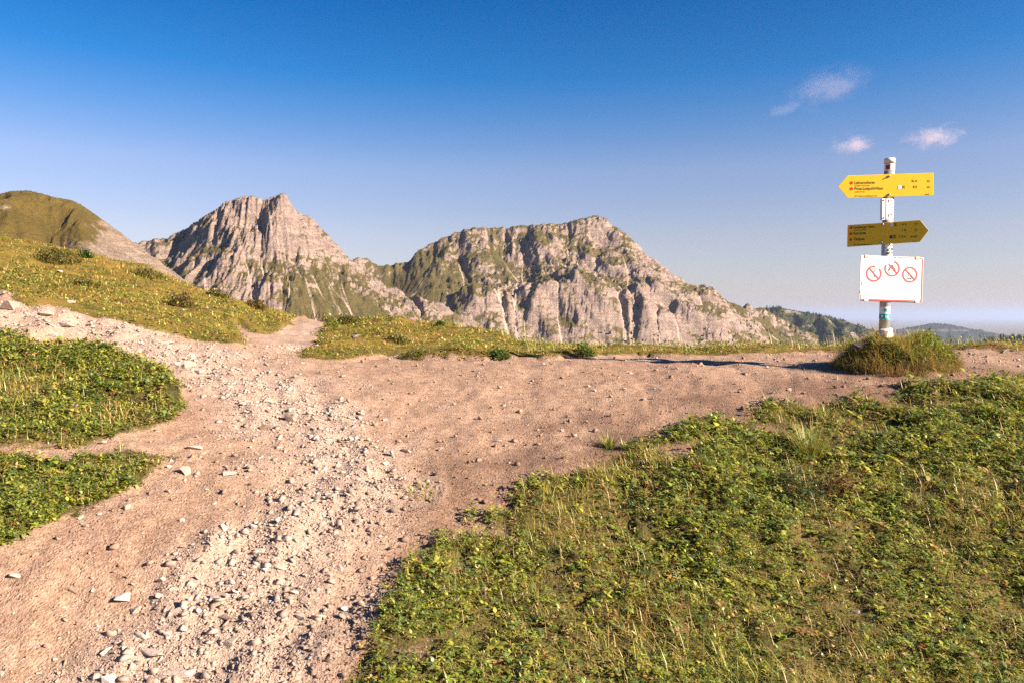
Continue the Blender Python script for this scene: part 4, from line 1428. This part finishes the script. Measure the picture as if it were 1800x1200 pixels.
# ================================================================== SIGNPOST
M_POST = plain('galvanised_post', (0.36, 0.36, 0.36), 0.45, 0.5, 0.35, 0.2, 25)
M_CAP = plain('plastic_cap', (0.62, 0.61, 0.55), 0.5, 0.4, 0, 0.1, 40)
M_YEL = plain('yellow_enamel', (0.68, 0.42, 0.004), 0.45, 0.4, 0, 0.13, 9)
M_BLACK = plain('black_print', (0.02, 0.015, 0.008), 0.6, 0.3, 0, 0.2, 60)
M_RED = plain('red_dot', (0.75, 0.012, 0.01), 0.5, 0.3, 0, 0.05, 30)
M_WHITE = plain('white_enamel', (0.66, 0.64, 0.61), 0.45, 0.4, 0, 0.05, 14)
M_PRINTRED = plain('faded_red_print', (0.50, 0.03, 0.03), 0.55, 0.3, 0, 0.18, 60)
M_PALETEXT = plain('bleached_text', (0.44, 0.28, 0.27), 0.6, 0.2, 0, 0.1, 60)
M_GREYTEXT = plain('grey_text', (0.17, 0.14, 0.16), 0.6, 0.2, 0, 0.1, 60)
M_ALU = plain('aluminium_bracket', (0.55, 0.53, 0.52), 0.4, 0.5, 0.5, 0.2, 30)
M_STEEL = plain('steel_bolt', (0.32, 0.33, 0.36), 0.35, 0.5, 0.8, 0.2, 60)
M_DARK = plain('dark_print', (0.05, 0.045, 0.05), 0.6, 0.3, 0, 0.2, 60)
M_TEAL = plain('teal_sticker', (0.02, 0.33, 0.33), 0.5, 0.4, 0, 0.1, 60)
M_STICK = plain('white_sticker', (0.78, 0.76, 0.70), 0.5, 0.4, 0, 0.1, 60)
M_LILAC = plain('pale_icon', (0.62, 0.58, 0.72), 0.5, 0.3, 0, 0.1, 60)
M_BRASS = plain('brass_clip', (0.72, 0.42, 0.16), 0.4, 0.5, 0.3, 0.15, 60)
M_CONC = plain('pale_footing', (0.58, 0.52, 0.48), 0.9, 0.2, 0, 0.25, 40)

PD = 4.80
post_a = P(1552, 640, PD); post_b = P(1564, 281, PD)
axis = post_b - post_a
base_z = float(post_a[2])
root = empty('signpost', post_a)
tag(root, 'grey hiking signpost with two yellow arrows and a white board on the grassy mound', 'signpost')
R_POST = 0.0315


def axis_at(v):
    """Point of the post axis at picture height v."""
    t = (v - 640) / (281 - 640)
    return post_a + axis * t


def child(name, me, mat, parent, loc=(0, 0, 0), rz=0.0):
    o = link(name, me, mat, parent)
    o.location = loc
    o.rotation_euler = (0, 0, rz)
    return o


def cyl_mesh(name, a, b, r0, r1=None, seg=28, cap=0.004):
    a = np.array(a, float); b = np.array(b, float); r1 = r0 if r1 is None else r1
    bm = bmesh.new()
    ax = Vector(b - a); L = ax.length
    q = ax.to_track_quat('Z', 'Y').to_matrix().to_4x4()
    bmesh.ops.create_cone(bm, cap_ends=True, segments=seg, radius1=r0, radius2=r1, depth=L, matrix=Matrix.Translation(Vector((a + b) / 2)) @ q)
    if cap:
        es = [e for e in bm.edges if len(e.link_faces) == 2 and any(len(f.verts) > 4 for f in e.link_faces)]
        bmesh.ops.bevel(bm, geom=es, offset=cap, segments=2, affect='EDGES')
    me = bpy.data.meshes.new(name); bm.to_mesh(me); bm.free()
    for f in me.polygons: f.use_smooth = len(f.vertices) == 4
    return me


L0 = lambda p: np.asarray(p) - post_a
child('pole', cyl_mesh('pole', L0(post_a - axis * 0.05), L0(axis_at(288)), R_POST), M_POST, root)
child('cap', cyl_mesh('cap', L0(axis_at(288.5)), L0(axis_at(279)), R_POST + 0.0025, cap=0.004), M_CAP, root)


def band(name, v0, v1, a0, a1, mat, parent, r=R_POST + 0.0012, seg=18):
    """Curved sticker on the post between picture heights, angles measured from the viewer's side."""
    view = math.atan2(-axis_at(v0)[1], -axis_at(v0)[0])
    an = view + np.linspace(a0, a1, seg)
    p0, p1 = L0(axis_at(v0)), L0(axis_at(v1))
    V = []
    for p in (p0, p1):
        for a in an: V.append(p + np.array([math.cos(a), math.sin(a), 0]) * r)
    i = np.arange(seg - 1)
    me = make_mesh(name, np.array(V), np.stack([i, i + 1, seg + i + 1, seg + i], -1), smooth=True)
    return child(name, me, mat, parent)


st = band('sticker', 301, 289.5, -1.25, 1.25, M_STICK, root)
band('emblem', 299.5, 291, -0.75, 0.1, M_PRINTRED, st, R_POST + 0.002)
band('emblem', 297.5, 293.5, -0.55, -0.1, M_DARK, st, R_POST + 0.0026)
st = band('sticker', 561, 539, -1.3, 1.3, M_STICK, root)
band('lower_half', 560.5, 551.5, -1.28, 1.28, M_TEAL, st, R_POST + 0.002)
band('emblem', 547.5, 542, -0.15, 0.45, M_TEAL, st, R_POST + 0.002)
band('emblem', 558.5, 553.5, 0.15, 0.32, M_STICK, st, R_POST + 0.0026)
band('emblem', 558.5, 554.5, 0.5, 0.75, M_STICK, st, R_POST + 0.0026)
band('emblem', 557.5, 553.5, -0.6, -0.25, M_STICK, st, R_POST + 0.0026)
rg = np.random.default_rng(5)
st = band('sticker', 452, 428, -0.35, 1.4, M_STICK, root)
for i in range(26):
    v0 = rg.uniform(432, 450); a0 = rg.uniform(-0.3, 1.2)
    band('scribble', v0, v0 - rg.uniform(1, 4), a0, a0 + rg.uniform(0.08, 0.3), M_DARK, st, R_POST + 0.002 + 0.0001 * i, 5)
st = band('sticker', 384, 352, 0.15, 1.3, M_STICK, root)
for i in range(10):
    v0 = rg.uniform(355, 382); a0 = rg.uniform(0.25, 1.0)
    band('scribble', v0, v0 - rg.uniform(1, 3.0), a0, a0 + rg.uniform(0.1, 0.35), M_DARK, st, R_POST + 0.002 + 0.0001 * i, 5)


class Plate:
    """A flat board hung in front of the post; pixels are carried onto its plane."""
    def __init__(self, v_mid, b, gap):
        c = axis_at(v_mid)
        self.t = np.array([math.cos(b), -math.sin(b), 0.0])
        self.n = np.array([-math.sin(b), -math.cos(b), 0.0])
        lean = np.array(axis) / np.linalg.norm(axis)
        self.up = lean - self.n * lean.dot(self.n)
        self.up = np.array([0, 0, 1.0])
        self.o = c + self.n * gap

    def at(self, u, v):
        d = P(u, v, 1.0)
        k = self.o.dot(self.n) / d.dot(self.n)
        q = d * k - self.o
        return q.dot(self.t), q.dot(self.up)

    def w(self, s, t, out=0.0):
        return self.o + self.t * s + self.up * t + self.n * out - post_a

    def poly(self, name, px, mat, parent, out, thick=0.0, local=False):
        st_ = [p if local else self.at(*p) for p in px]
        n = len(st_)
        if thick:
            V = [self.w(s, t, out) for s, t in st_] + [self.w(s, t, out - thick) for s, t in st_]
            bm = bmesh.new()
            vs = [bm.verts.new(v) for v in V]
            bm.faces.new(vs[:n]); bm.faces.new(vs[n:][::-1])
            for i in range(n):
                bm.faces.new((vs[i], vs[n + i], vs[n + (i + 1) % n], vs[(i + 1) % n]))
            bmesh.ops.recalc_face_normals(bm, faces=bm.faces)
            bmesh.ops.bevel(bm, geom=bm.edges[:], offset=min(0.0008, thick * 0.3), segments=1, affect='EDGES')
            me = bpy.data.meshes.new(name); bm.to_mesh(me); bm.free()
        else:
            V = [self.w(s, t, out) for s, t in st_]
            me = bpy.data.meshes.new(name); me.from_pydata([tuple(v) for v in V], [], [list(range(n))])
        return child(name, me, mat, parent)

    def disc(self, name, u, v, rpx, mat, parent, out, n=20):
        s, t = self.at(u, v); r = rpx / F * PD
        return self.poly(name, [(s + r * math.cos(a), t + r * math.sin(a)) for a in np.linspace(0, 2 * np.pi, n, False)], mat, parent, out, local=True)

    def ring(self, name, u, v, rpx, wpx, mat, parent, out, a0=0.0, a1=2 * math.pi, n=40):
        s, t = self.at(u, v); r = rpx / F * PD; w = wpx / F * PD / 2
        an = np.linspace(a0, a1, n)
        V = [self.w(s + 1.12 * (r + w) * math.cos(a), t + (r + w) * math.sin(a), out) for a in an] + [self.w(s + 1.12 * (r - w) * math.cos(a), t + (r - w) * math.sin(a), out) for a in an]
        i = np.arange(n - 1)
        me = make_mesh(name, np.array(V), np.stack([i, i + 1, n + i + 1, n + i], -1))
        return child(name, me, mat, parent)

    def bar(self, name, a, b, wpx, mat, parent, out):
        (s0, t0), (s1, t1) = self.at(*a), self.at(*b)
        d = np.array([s1 - s0, t1 - t0]); d /= np.linalg.norm(d) + 1e-9
        nn = np.array([-d[1], d[0]]) * wpx / F * PD / 2
        pts = [(s0 - nn[0], t0 - nn[1]), (s1 - nn[0], t1 - nn[1]), (s1 + nn[0], t1 + nn[1]), (s0 + nn[0], t0 + nn[1])]
        return self.poly(name, pts, mat, parent, out, local=True)

    def text(self, body, a, width, cap, mat, parent, out, name='lettering', right=False, bold=0.012):
        """Text whose baseline starts at pixel a; fitted to a width and cap height in pixels."""
        cu = bpy.data.curves.new('lettering', 'FONT')
        cu.body = body; cu.size = 1.0; cu.resolution_u = 3
        cu.offset = bold
        ob = bpy.data.objects.new('tmp', cu); COL.objects.link(ob)
        dg = bpy.context.evaluated_depsgraph_get()
        me0 = bpy.data.meshes.new_from_object(ob.evaluated_get(dg))
        bpy.data.objects.remove(ob)
        co = np.zeros(len(me0.vertices) * 3); me0.vertices.foreach_get('co', co); co = co.reshape(-1, 3)
        lo, hi = co.min(0), co.max(0)
        s0, t0 = self.at(*a)
        s1, _ = self.at(a[0] + (-width if right else width), a[1])
        k = abs(s1 - s0) / max(1e-6, hi[0] - lo[0])
        kz = cap / F * PD / 0.70
        if right: s0 = s1
        V = np.array([self.w(s0 + (x - lo[0]) * k, t0 + y * kz, out) for x, y, _ in co])
        me0.vertices.foreach_set('co', V.astype(np.float32).ravel())
        me0.materials.clear(); me0.update()
        return child(name, me0, mat, parent)


def bolt(pl, u, v, parent, out, r=0.008):
    s, t = pl.at(u, v)
    a = pl.w(s, t, out - 0.002); b = pl.w(s, t, out + 0.004); c = pl.w(s, t, out + 0.012)
    o = child('bolt', cyl_mesh('bolt', a, b, r, r * 0.95, 16, 0.001), M_STEEL, parent)
    child('bolt_end', cyl_mesh('bolt_end', b, c, r * 0.45, r * 0.4, 10, 0.0008), M_STEEL, o)


OUT = 0.0012
# upper arrow
U = Plate(326, math.radians(7.0), R_POST + 0.004)
up_ = U.poly('direction_board', [(1473.5, 328), (1490, 309), (1641, 304), (1641, 344), (1490, 348.5)], M_YEL, root, 0.0, 0.003)
up_['label'] = 'upper yellow arrow board pointing left'
U.disc('red_dot', 1496.6, 321.9, 2.7, M_RED, up_, OUT); U.disc('red_dot', 1496.6, 332.3, 2.7, M_RED, up_, OUT)
U.text('Lahnerscharte', (1502.3, 324.0), 35.5, 5.0, M_BLACK, up_, OUT)
U.text('Saalfelder Höhenweg', (1502.5, 327.9), 26, 2.0, M_BLACK, up_, OUT)
U.text('Prinz-Luitpold-Haus', (1502.3, 334.5), 50, 5.0, M_BLACK, up_, OUT)
U.text('Jubiläumsweg', (1502.5, 338.6), 17.5, 2.0, M_BLACK, up_, OUT)
U.text('DAV Sektion Landsberg am Lech', (1502.3, 346.2), 40, 2.2, M_BLACK, up_, OUT)
U.text('¾ h', (1612.0, 320.7), 9.6, 4.8, M_BLACK, up_, OUT, right=True)
U.text('4 h', (1612.0, 331.2), 7.4, 4.8, M_BLACK, up_, OUT, right=True)
U.text('421', (1635.0, 320.4), 5.4, 3.4, M_BLACK, up_, OUT, right=True)
U.text('421', (1635.0, 331.0), 5.4, 3.4, M_BLACK, up_, OUT, right=True)
U.bar('fine_print', (1626, 342.3), (1634, 342.0), 1.0, M_BLACK, up_, OUT)
U.poly('icon', [(1578.3, 326.2), (1585.0, 326.0), (1585.0, 332.8), (1578.3, 333)], M_WHITE, up_, OUT)
U.poly('icon', [(1580.7, 328), (1583, 328), (1583, 331.3), (1580.7, 331.3)], M_LILAC, up_, OUT + 0.0006)
U.bar('icon', (1586, 326.6), (1591, 332), 0.8, M_BLACK, up_, OUT); U.bar('icon', (1591, 326.4), (1586, 332.2), 0.8, M_BLACK, up_, OUT + 0.0004)
bolt(U, 1562.5, 310.5, up_, OUT); bolt(U, 1562.5, 342.5, up_, OUT)

# lower arrow
Lw = Plate(412, math.radians(27.0), R_POST + 0.004)
lo_ = Lw.poly('direction_board', [(1490, 396.2), (1617.5, 387.2), (1632.5, 405.5), (1617, 425.6), (1489, 434.5)], M_YEL, root, 0.0, 0.003)
lo_['label'] = 'lower yellow arrow board pointing right, in shade'
for v in (400.9, 411.3, 421.5):
    Lw.disc('red_dot', 1496.0 - (v - 400.9) * 0.02, v, 2.4, M_RED, lo_, OUT)
Lw.text('Landsberger Hütte', (1500.6, 402.7), 36.5, 4.8, M_BLACK, lo_, OUT, bold=0.01)
Lw.text('Saalfelder Höhenweg', (1500.8, 406.2), 21, 1.9, M_BLACK, lo_, OUT, bold=0.01)
Lw.text('Rote Spitze', (1500.4, 413.0), 21.7, 4.8, M_BLACK, lo_, OUT, bold=0.01)
Lw.text('Vilsalpsee', (1500.2, 423.2), 19.5, 4.8, M_BLACK, lo_, OUT, bold=0.01)
Lw.text('DAV Sektion Landsberg am Lech', (1500, 431.8), 32.5, 2.1, M_BLACK, lo_, OUT)
Lw.text('1 ¼ h', (1592.8, 396.7), 11.6, 4.6, M_BLACK, lo_, OUT, right=True)
Lw.text('1 h', (1592.4, 407.0), 6.2, 4.6, M_BLACK, lo_, OUT, right=True)
Lw.text('2 ¾ h', (1592.0, 418.2), 12.0, 4.6, M_BLACK, lo_, OUT, right=True)
Lw.text('421', (1612.7, 395.5), 4.8, 3.2, M_BLACK, lo_, OUT, right=True)
Lw.text('421', (1612.4, 406.0), 4.8, 3.2, M_BLACK, lo_, OUT, right=True)
Lw.text('421/425', (1611.8, 417.6), 11.4, 3.2, M_BLACK, lo_, OUT, right=True)
Lw.bar('fine_print', (1604, 426.0), (1611, 425.3), 0.9, M_BLACK, lo_, OUT)
Lw.poly('icon', [(1565.5, 392.9), (1570.5, 392.5), (1570.5, 398.4), (1565.5, 398.8)], M_WHITE, lo_, OUT)
Lw.poly('icon', [(1567.0, 394.2), (1569, 394), (1569, 397.6), (1567, 397.8)], M_LILAC, lo_, OUT + 0.0006)
for uu, vv in ((1571.6, 392.5), (1570.0, 413.8)):
    Lw.bar('icon', (uu, vv + 0.3), (uu + 4.6, vv + 5.2), 0.9, M_BLACK, lo_, OUT); Lw.bar('icon', (uu + 4.6, vv), (uu, vv + 5.5), 0.9, M_BLACK, lo_, OUT + 0.0004)
    for a_, b_ in (((uu - 0.3, vv + 0.1), (uu + 5, vv - 0.3)), ((uu - 0.3, vv + 5.6), (uu + 5, vv + 5.2))):
        Lw.bar('icon', a_, b_, 0.5, M_BLACK, lo_, OUT + 0.0002)
Lw.poly('icon', [(1563.6, 414.4), (1568.9, 414.0), (1568.9, 419.4), (1563.6, 419.8)], M_DARK, lo_, OUT)
bolt(Lw, 1551.4, 395.0, lo_, OUT); bolt(Lw, 1550.4, 426.5, lo_, OUT)

# warning board
Wb = Plate(490, math.radians(-13.0), R_POST + 0.010)
wb_ = Wb.poly('notice_board', [(1513.5, 449.0), (1623.8, 453.2), (1621.0, 531.8), (1510.8, 527.2)], M_WHITE, root, 0.0, 0.004)
wb_['label'] = 'white notice board with three red prohibition circles'
Wb.poly('backing_panel', [(1514.5, 451.5), (1622, 455), (1614, 533), (1514.5, 529.0)], M_STEEL, wb_, -0.0062, 0.006)
o_ = OUT
Wb.bar('red_border', (1571, 453.0), (1575.5, 453.2), 1.8, M_PRINTRED, wb_, o_)
Wb.bar('red_border', (1578, 453.4), (1607.5, 454.2), 1.5, M_PRINTRED, wb_, o_)
Wb.bar('red_border', (1617, 454.8), (1621.8, 455.2), 1.8, M_PRINTRED, wb_, o_)
Wb.bar('red_border', (1621.6, 455.6), (1619.2, 530.2), 2.3, M_PRINTRED, wb_, o_ + 0.0003)
Wb.bar('red_border', (1526, 527.0), (1607, 529.4), 2.3, M_PRINTRED, wb_, o_ + 0.0003)
Wb.bar('red_border', (1614.5, 529.9), (1619.5, 530.0), 2.3, M_PRINTRED, wb_, o_ + 0.0006)
Wb.bar('red_border', (1513.0, 518), (1512.6, 527), 1.4, M_PRINTRED, wb_, o_)
Wb.bar('red_border', (1512.5, 526.8), (1519, 527.0), 1.6, M_PRINTRED, wb_, o_ + 0.0003)
Wb.bar('scuff', (1514.8, 494.5), (1514.0, 502), 1.3, M_DARK, wb_, o_)
Wb.bar('scuff', (1512.2, 511), (1511.8, 516.5), 1.2, M_DARK, wb_, o_)
Wb.bar('scuff', (1519.2, 465), (1518.2, 470), 0.6, M_GREYTEXT, wb_, o_)
Wb.bar('scuff', (1515.2, 456.2), (1516.4, 456.4), 1.0, M_GREYTEXT, wb_, o_)
Wb.poly('scuff', [(1549.6, 451.0), (1557, 451.3), (1552.7, 459.2)], M_STEEL, wb_, o_)
for (cu, cv, a0, a1) in ((1535.8, 481.4, math.radians(80), math.radians(80 + 322)), (1568.0, 472.4, math.radians(150), math.radians(150 + 285)), (1599.2, 483.2, 0, 2 * math.pi)):
    Wb.ring('prohibition_ring', cu, cv, 12.6, 3.2, M_PRINTRED, wb_, o_, a0, a1)
Wb.bar('prohibition_bar', (1528.3, 471.8), (1543.6, 490.2), 2.6, M_PRINTRED, wb_, o_ + 0.0008)
Wb.bar('prohibition_bar', (1562.0, 464.6), (1576.2, 480.8), 2.6, M_PRINTRED, wb_, o_ + 0.0008)
Wb.bar('prohibition_bar', (1591.6, 474.6), (1607.5, 491.8), 2.6, M_PRINTRED, wb_, o_ + 0.0008)
# tent
Wb.poly('pictogram', [(1568.0, 464.6), (1575.6, 476.2), (1573.2, 476.2), (1566.8, 467.4)], M_DARK, wb_, o_)
Wb.poly('pictogram', [(1567.4, 467.6), (1563.6, 475.8), (1559.8, 475.8), (1566.6, 465.8)], M_DARK, wb_, o_ + 0.0002)
Wb.bar('pictogram', (1559.8, 476.2), (1575.4, 476.5), 0.5, M_GREYTEXT, wb_, o_ + 0.0004)
# camp fire
for a_, b_, w_ in (((1593.5, 491.2), (1603.5, 488.4), 1.3), ((1594.0, 488.4), (1603.5, 491.4), 1.2), ((1595.6, 487.0), (1597.2, 483.2), 1.3), ((1600.2, 487.6), (1599.0, 482.6), 1.1),
                   ((1598.0, 480.6), (1599.2, 473.8), 0.7), ((1596.2, 482), (1596.9, 478.4), 0.7), ((1601.2, 481.4), (1600.4, 477), 0.6)):
    Wb.bar('pictogram', a_, b_, w_, M_DARK, wb_, o_ + RNG.uniform(0, 0.0005))
# the half-peeled pictogram on the left
for a_, b_, w_ in (((1535.2, 478.6), (1539.0, 473.6), 1.6), ((1536.8, 472.6), (1539.2, 471.6), 1.0), ((1539.2, 471.6), (1541.4, 474.0), 1.0), ((1528.4, 478.0), (1531.4, 477.2), 0.7),
                   ((1528.8, 482.6), (1532.6, 482.8), 0.8), ((1535.2, 485.0), (1537.6, 487.0), 1.8), ((1531.4, 487.6), (1532.8, 490.4), 0.8), ((1532.8, 490.4), (1535.6, 489.8), 0.5),
                   ((1541.0, 480.0), (1544.0, 479.0), 0.4), ((1540.0, 484.2), (1543.2, 482.4), 0.4)):
    Wb.bar('pictogram', a_, b_, w_, M_DARK, wb_, o_ + RNG.uniform(0, 0.0005))
for body, a_, w_, c_ in (('Übertretungen gem. Tiroler Campinggesetz 2001', (1539, 503.3), 54, 2.0),
                         ('Im Freien: Das Kampieren außerhalb von Campingplätzen ist verboten: Aufstellen', (1517, 506.1), 98, 2.0),
                         ('von Zelten, Wohnwagen, Kraftfahrzeugen, Wohnmobilen, Mobilheimen und dergleichen', (1517.5, 509.6), 98, 2.0),
                         ('in Naturschutzgebieten', (1552, 514.0), 31, 2.0),
                         ('Zuwiderhandelnde werden zur Anzeige gebracht', (1539, 519.4), 55, 2.0)):
    Wb.text(body, a_, w_, c_, M_PALETEXT, wb_, o_)
Wb.text('DIE TIROLER BERGWACHT', (1546.5, 524.0), 39, 2.4, M_GREYTEXT, wb_, o_, bold=0.01)
for (uu, vv) in ((1523.0, 452.2), (1612.4, 455.4)):
    Wb.poly('clip', [(uu - 3.4, vv - 3.6), (uu + 3.4, vv - 3.4), (uu + 3.4, vv + 1.2), (uu - 3.4, vv + 1.0)], M_BRASS, wb_, 0.0055, 0.004)
for (uu, vv) in ((1522.0, 526.9), (1611.6, 529.6)):
    Wb.poly('clip', [(uu - 3.4, vv - 1.8), (uu + 3.4, vv - 1.6), (uu + 3.4, vv + 2.6), (uu - 3.4, vv + 2.4)], M_WHITE, wb_, 0.0055, 0.004)
Wb.disc('rivet', 1621.4, 455.6, 1.0, M_STEEL, wb_, 0.002)

# bracket between the arrows
Bk = Plate(367, math.radians(-8.0), R_POST + 0.016)
bk = Bk.poly('bracket', [(1551.0, 349.5), (1563.5, 349.2), (1563.0, 386.5), (1550.6, 386.8)], M_ALU, root, 0.0, 0.022)
Bk.poly('flange', [(1557.5, 349.4), (1563.6, 349.0), (1563.2, 386.2), (1557.2, 386.5)], M_WHITE, bk, 0.004, 0.0035)
for uu, vv in ((1554.3, 352.0), (1554.2, 383.0)):
    s_, t_ = Bk.at(uu, vv)
    child('bolt', cyl_mesh('bolt', Bk.w(s_, t_, -0.001), Bk.w(s_, t_, 0.006), 0.0055, 0.005, 12, 0.0008), M_STEEL, bk)
for uu, vv in ((1561.4, 354.0), (1560.8, 379.5)):
    Bk.poly('slot', [(uu - 1.3, vv - 2.6), (uu + 1.3, vv - 2.6), (uu + 1.3, vv + 2.6), (uu - 1.3, vv + 2.6)], M_DARK, bk, 0.0047)
# pale footing block at the foot of the post
p = axis_at(585)
bm = hull(901, 20, 0.8)
me = bpy.data.meshes.new('footing'); bm.to_mesh(me); bm.free()
ft = child('footing', me, M_CONC, root, tuple(p - post_a + np.array([0.0, -0.035, 0.0])), 0.4)
ft.scale = (0.045, 0.04, 0.055)
print('signpost', time.time() - T0)

# ================================================================== CLOUDS AND AIR
def cloud(u, v, wpx, hpx, D, label, dens, seed, slant=0.0):
    c = P(u, v, D); s = D / F
    bm = bmesh.new()
    bmesh.ops.create_icosphere(bm, subdivisions=3, radius=1.0)
    me = bpy.data.meshes.new('cloud'); bm.to_mesh(me); bm.free()
    m = NT('cloud_vapour_%d' % seed)
    m.t.nodes.remove(m.bsdf)
    tc = m.n('ShaderNodeTexCoord')
    obj = tc.outputs['Object']
    ln = m.n('ShaderNodeVectorMath', operation='LENGTH'); m.l(obj, ln.inputs[0])
    fall = m.math('SUBTRACT', 1.0, ln.outputs['Value'], True)
    off = m.n('ShaderNodeVectorMath', operation='ADD'); m.l(m.scalev(obj, (2.2, 1.6, 1.3)), off.inputs[0]); off.inputs[1].default_value = (seed * 3.7, seed, 0)
    nz = m.noise(1.5, 8, 0.62, off.outputs[0], 0.8)
    d = m.math('SUBTRACT', m.math('ADD', nz, m.math('MULTIPLY', fall, 0.55)), 0.72)
    d = m.math('MULTIPLY', m.math('MAXIMUM', d, 0.0), dens)
    pv = m.n('ShaderNodeVolumePrincipled')
    pv.inputs['Color'].default_value = (0.96, 0.79, 0.79, 1)
    pv.inputs['Anisotropy'].default_value = 0.1
    m.l(d, pv.inputs['Density'])
    m.l(pv.outputs[0], m.out.inputs['Volume'])
    o = link('cloud', me, m.mat)
    o.location = c
    o.scale = (wpx * s / 2, wpx * s / 3, hpx * s / 2)
    o.rotation_euler = (0, slant, 0)
    tag(o, label, 'cloud', 'small clouds over the signpost')


cloud(1500, 255, 120, 56, 9000, 'small pink puff of cloud left above the signpost', 0.007, 1)
cloud(1640, 243, 150, 60, 9000, 'pink cloud with a ragged tail right above the signpost', 0.007, 2, -0.1)
cloud(1462, 152, 230, 100, 9000, 'thin torn wisp of cloud high over the signpost', 0.0014, 3, -0.25)
cloud(1380, 192, 110, 36, 9000, 'faint lowest wisp of cloud left of the others', 0.002, 4, -0.3)

# clear mountain air that fades the far hills
bm = bmesh.new()
bmesh.ops.create_cube(bm, size=1.0)
me = bpy.data.meshes.new('haze'); bm.to_mesh(me); bm.free()
hz = NT('mountain_air')
hz.t.nodes.remove(hz.bsdf)
pv = hz.n('ShaderNodeVolumePrincipled')
pv.inputs['Color'].default_value = (0.43, 0.54, 0.78, 1)
pv.inputs['Density'].default_value = 3.0e-5
pv.inputs['Anisotropy'].default_value = 0.2
hz.l(pv.outputs[0], hz.out.inputs['Volume'])
o = link('haze', me, hz.mat)
o.scale = (190000, 190000, 1420)
o.location = (0, 0, -1020 + 710)
tag(o, 'thin blue air over the valley and the far hills', None, None, 'stuff')
print('done', time.time() - T0)
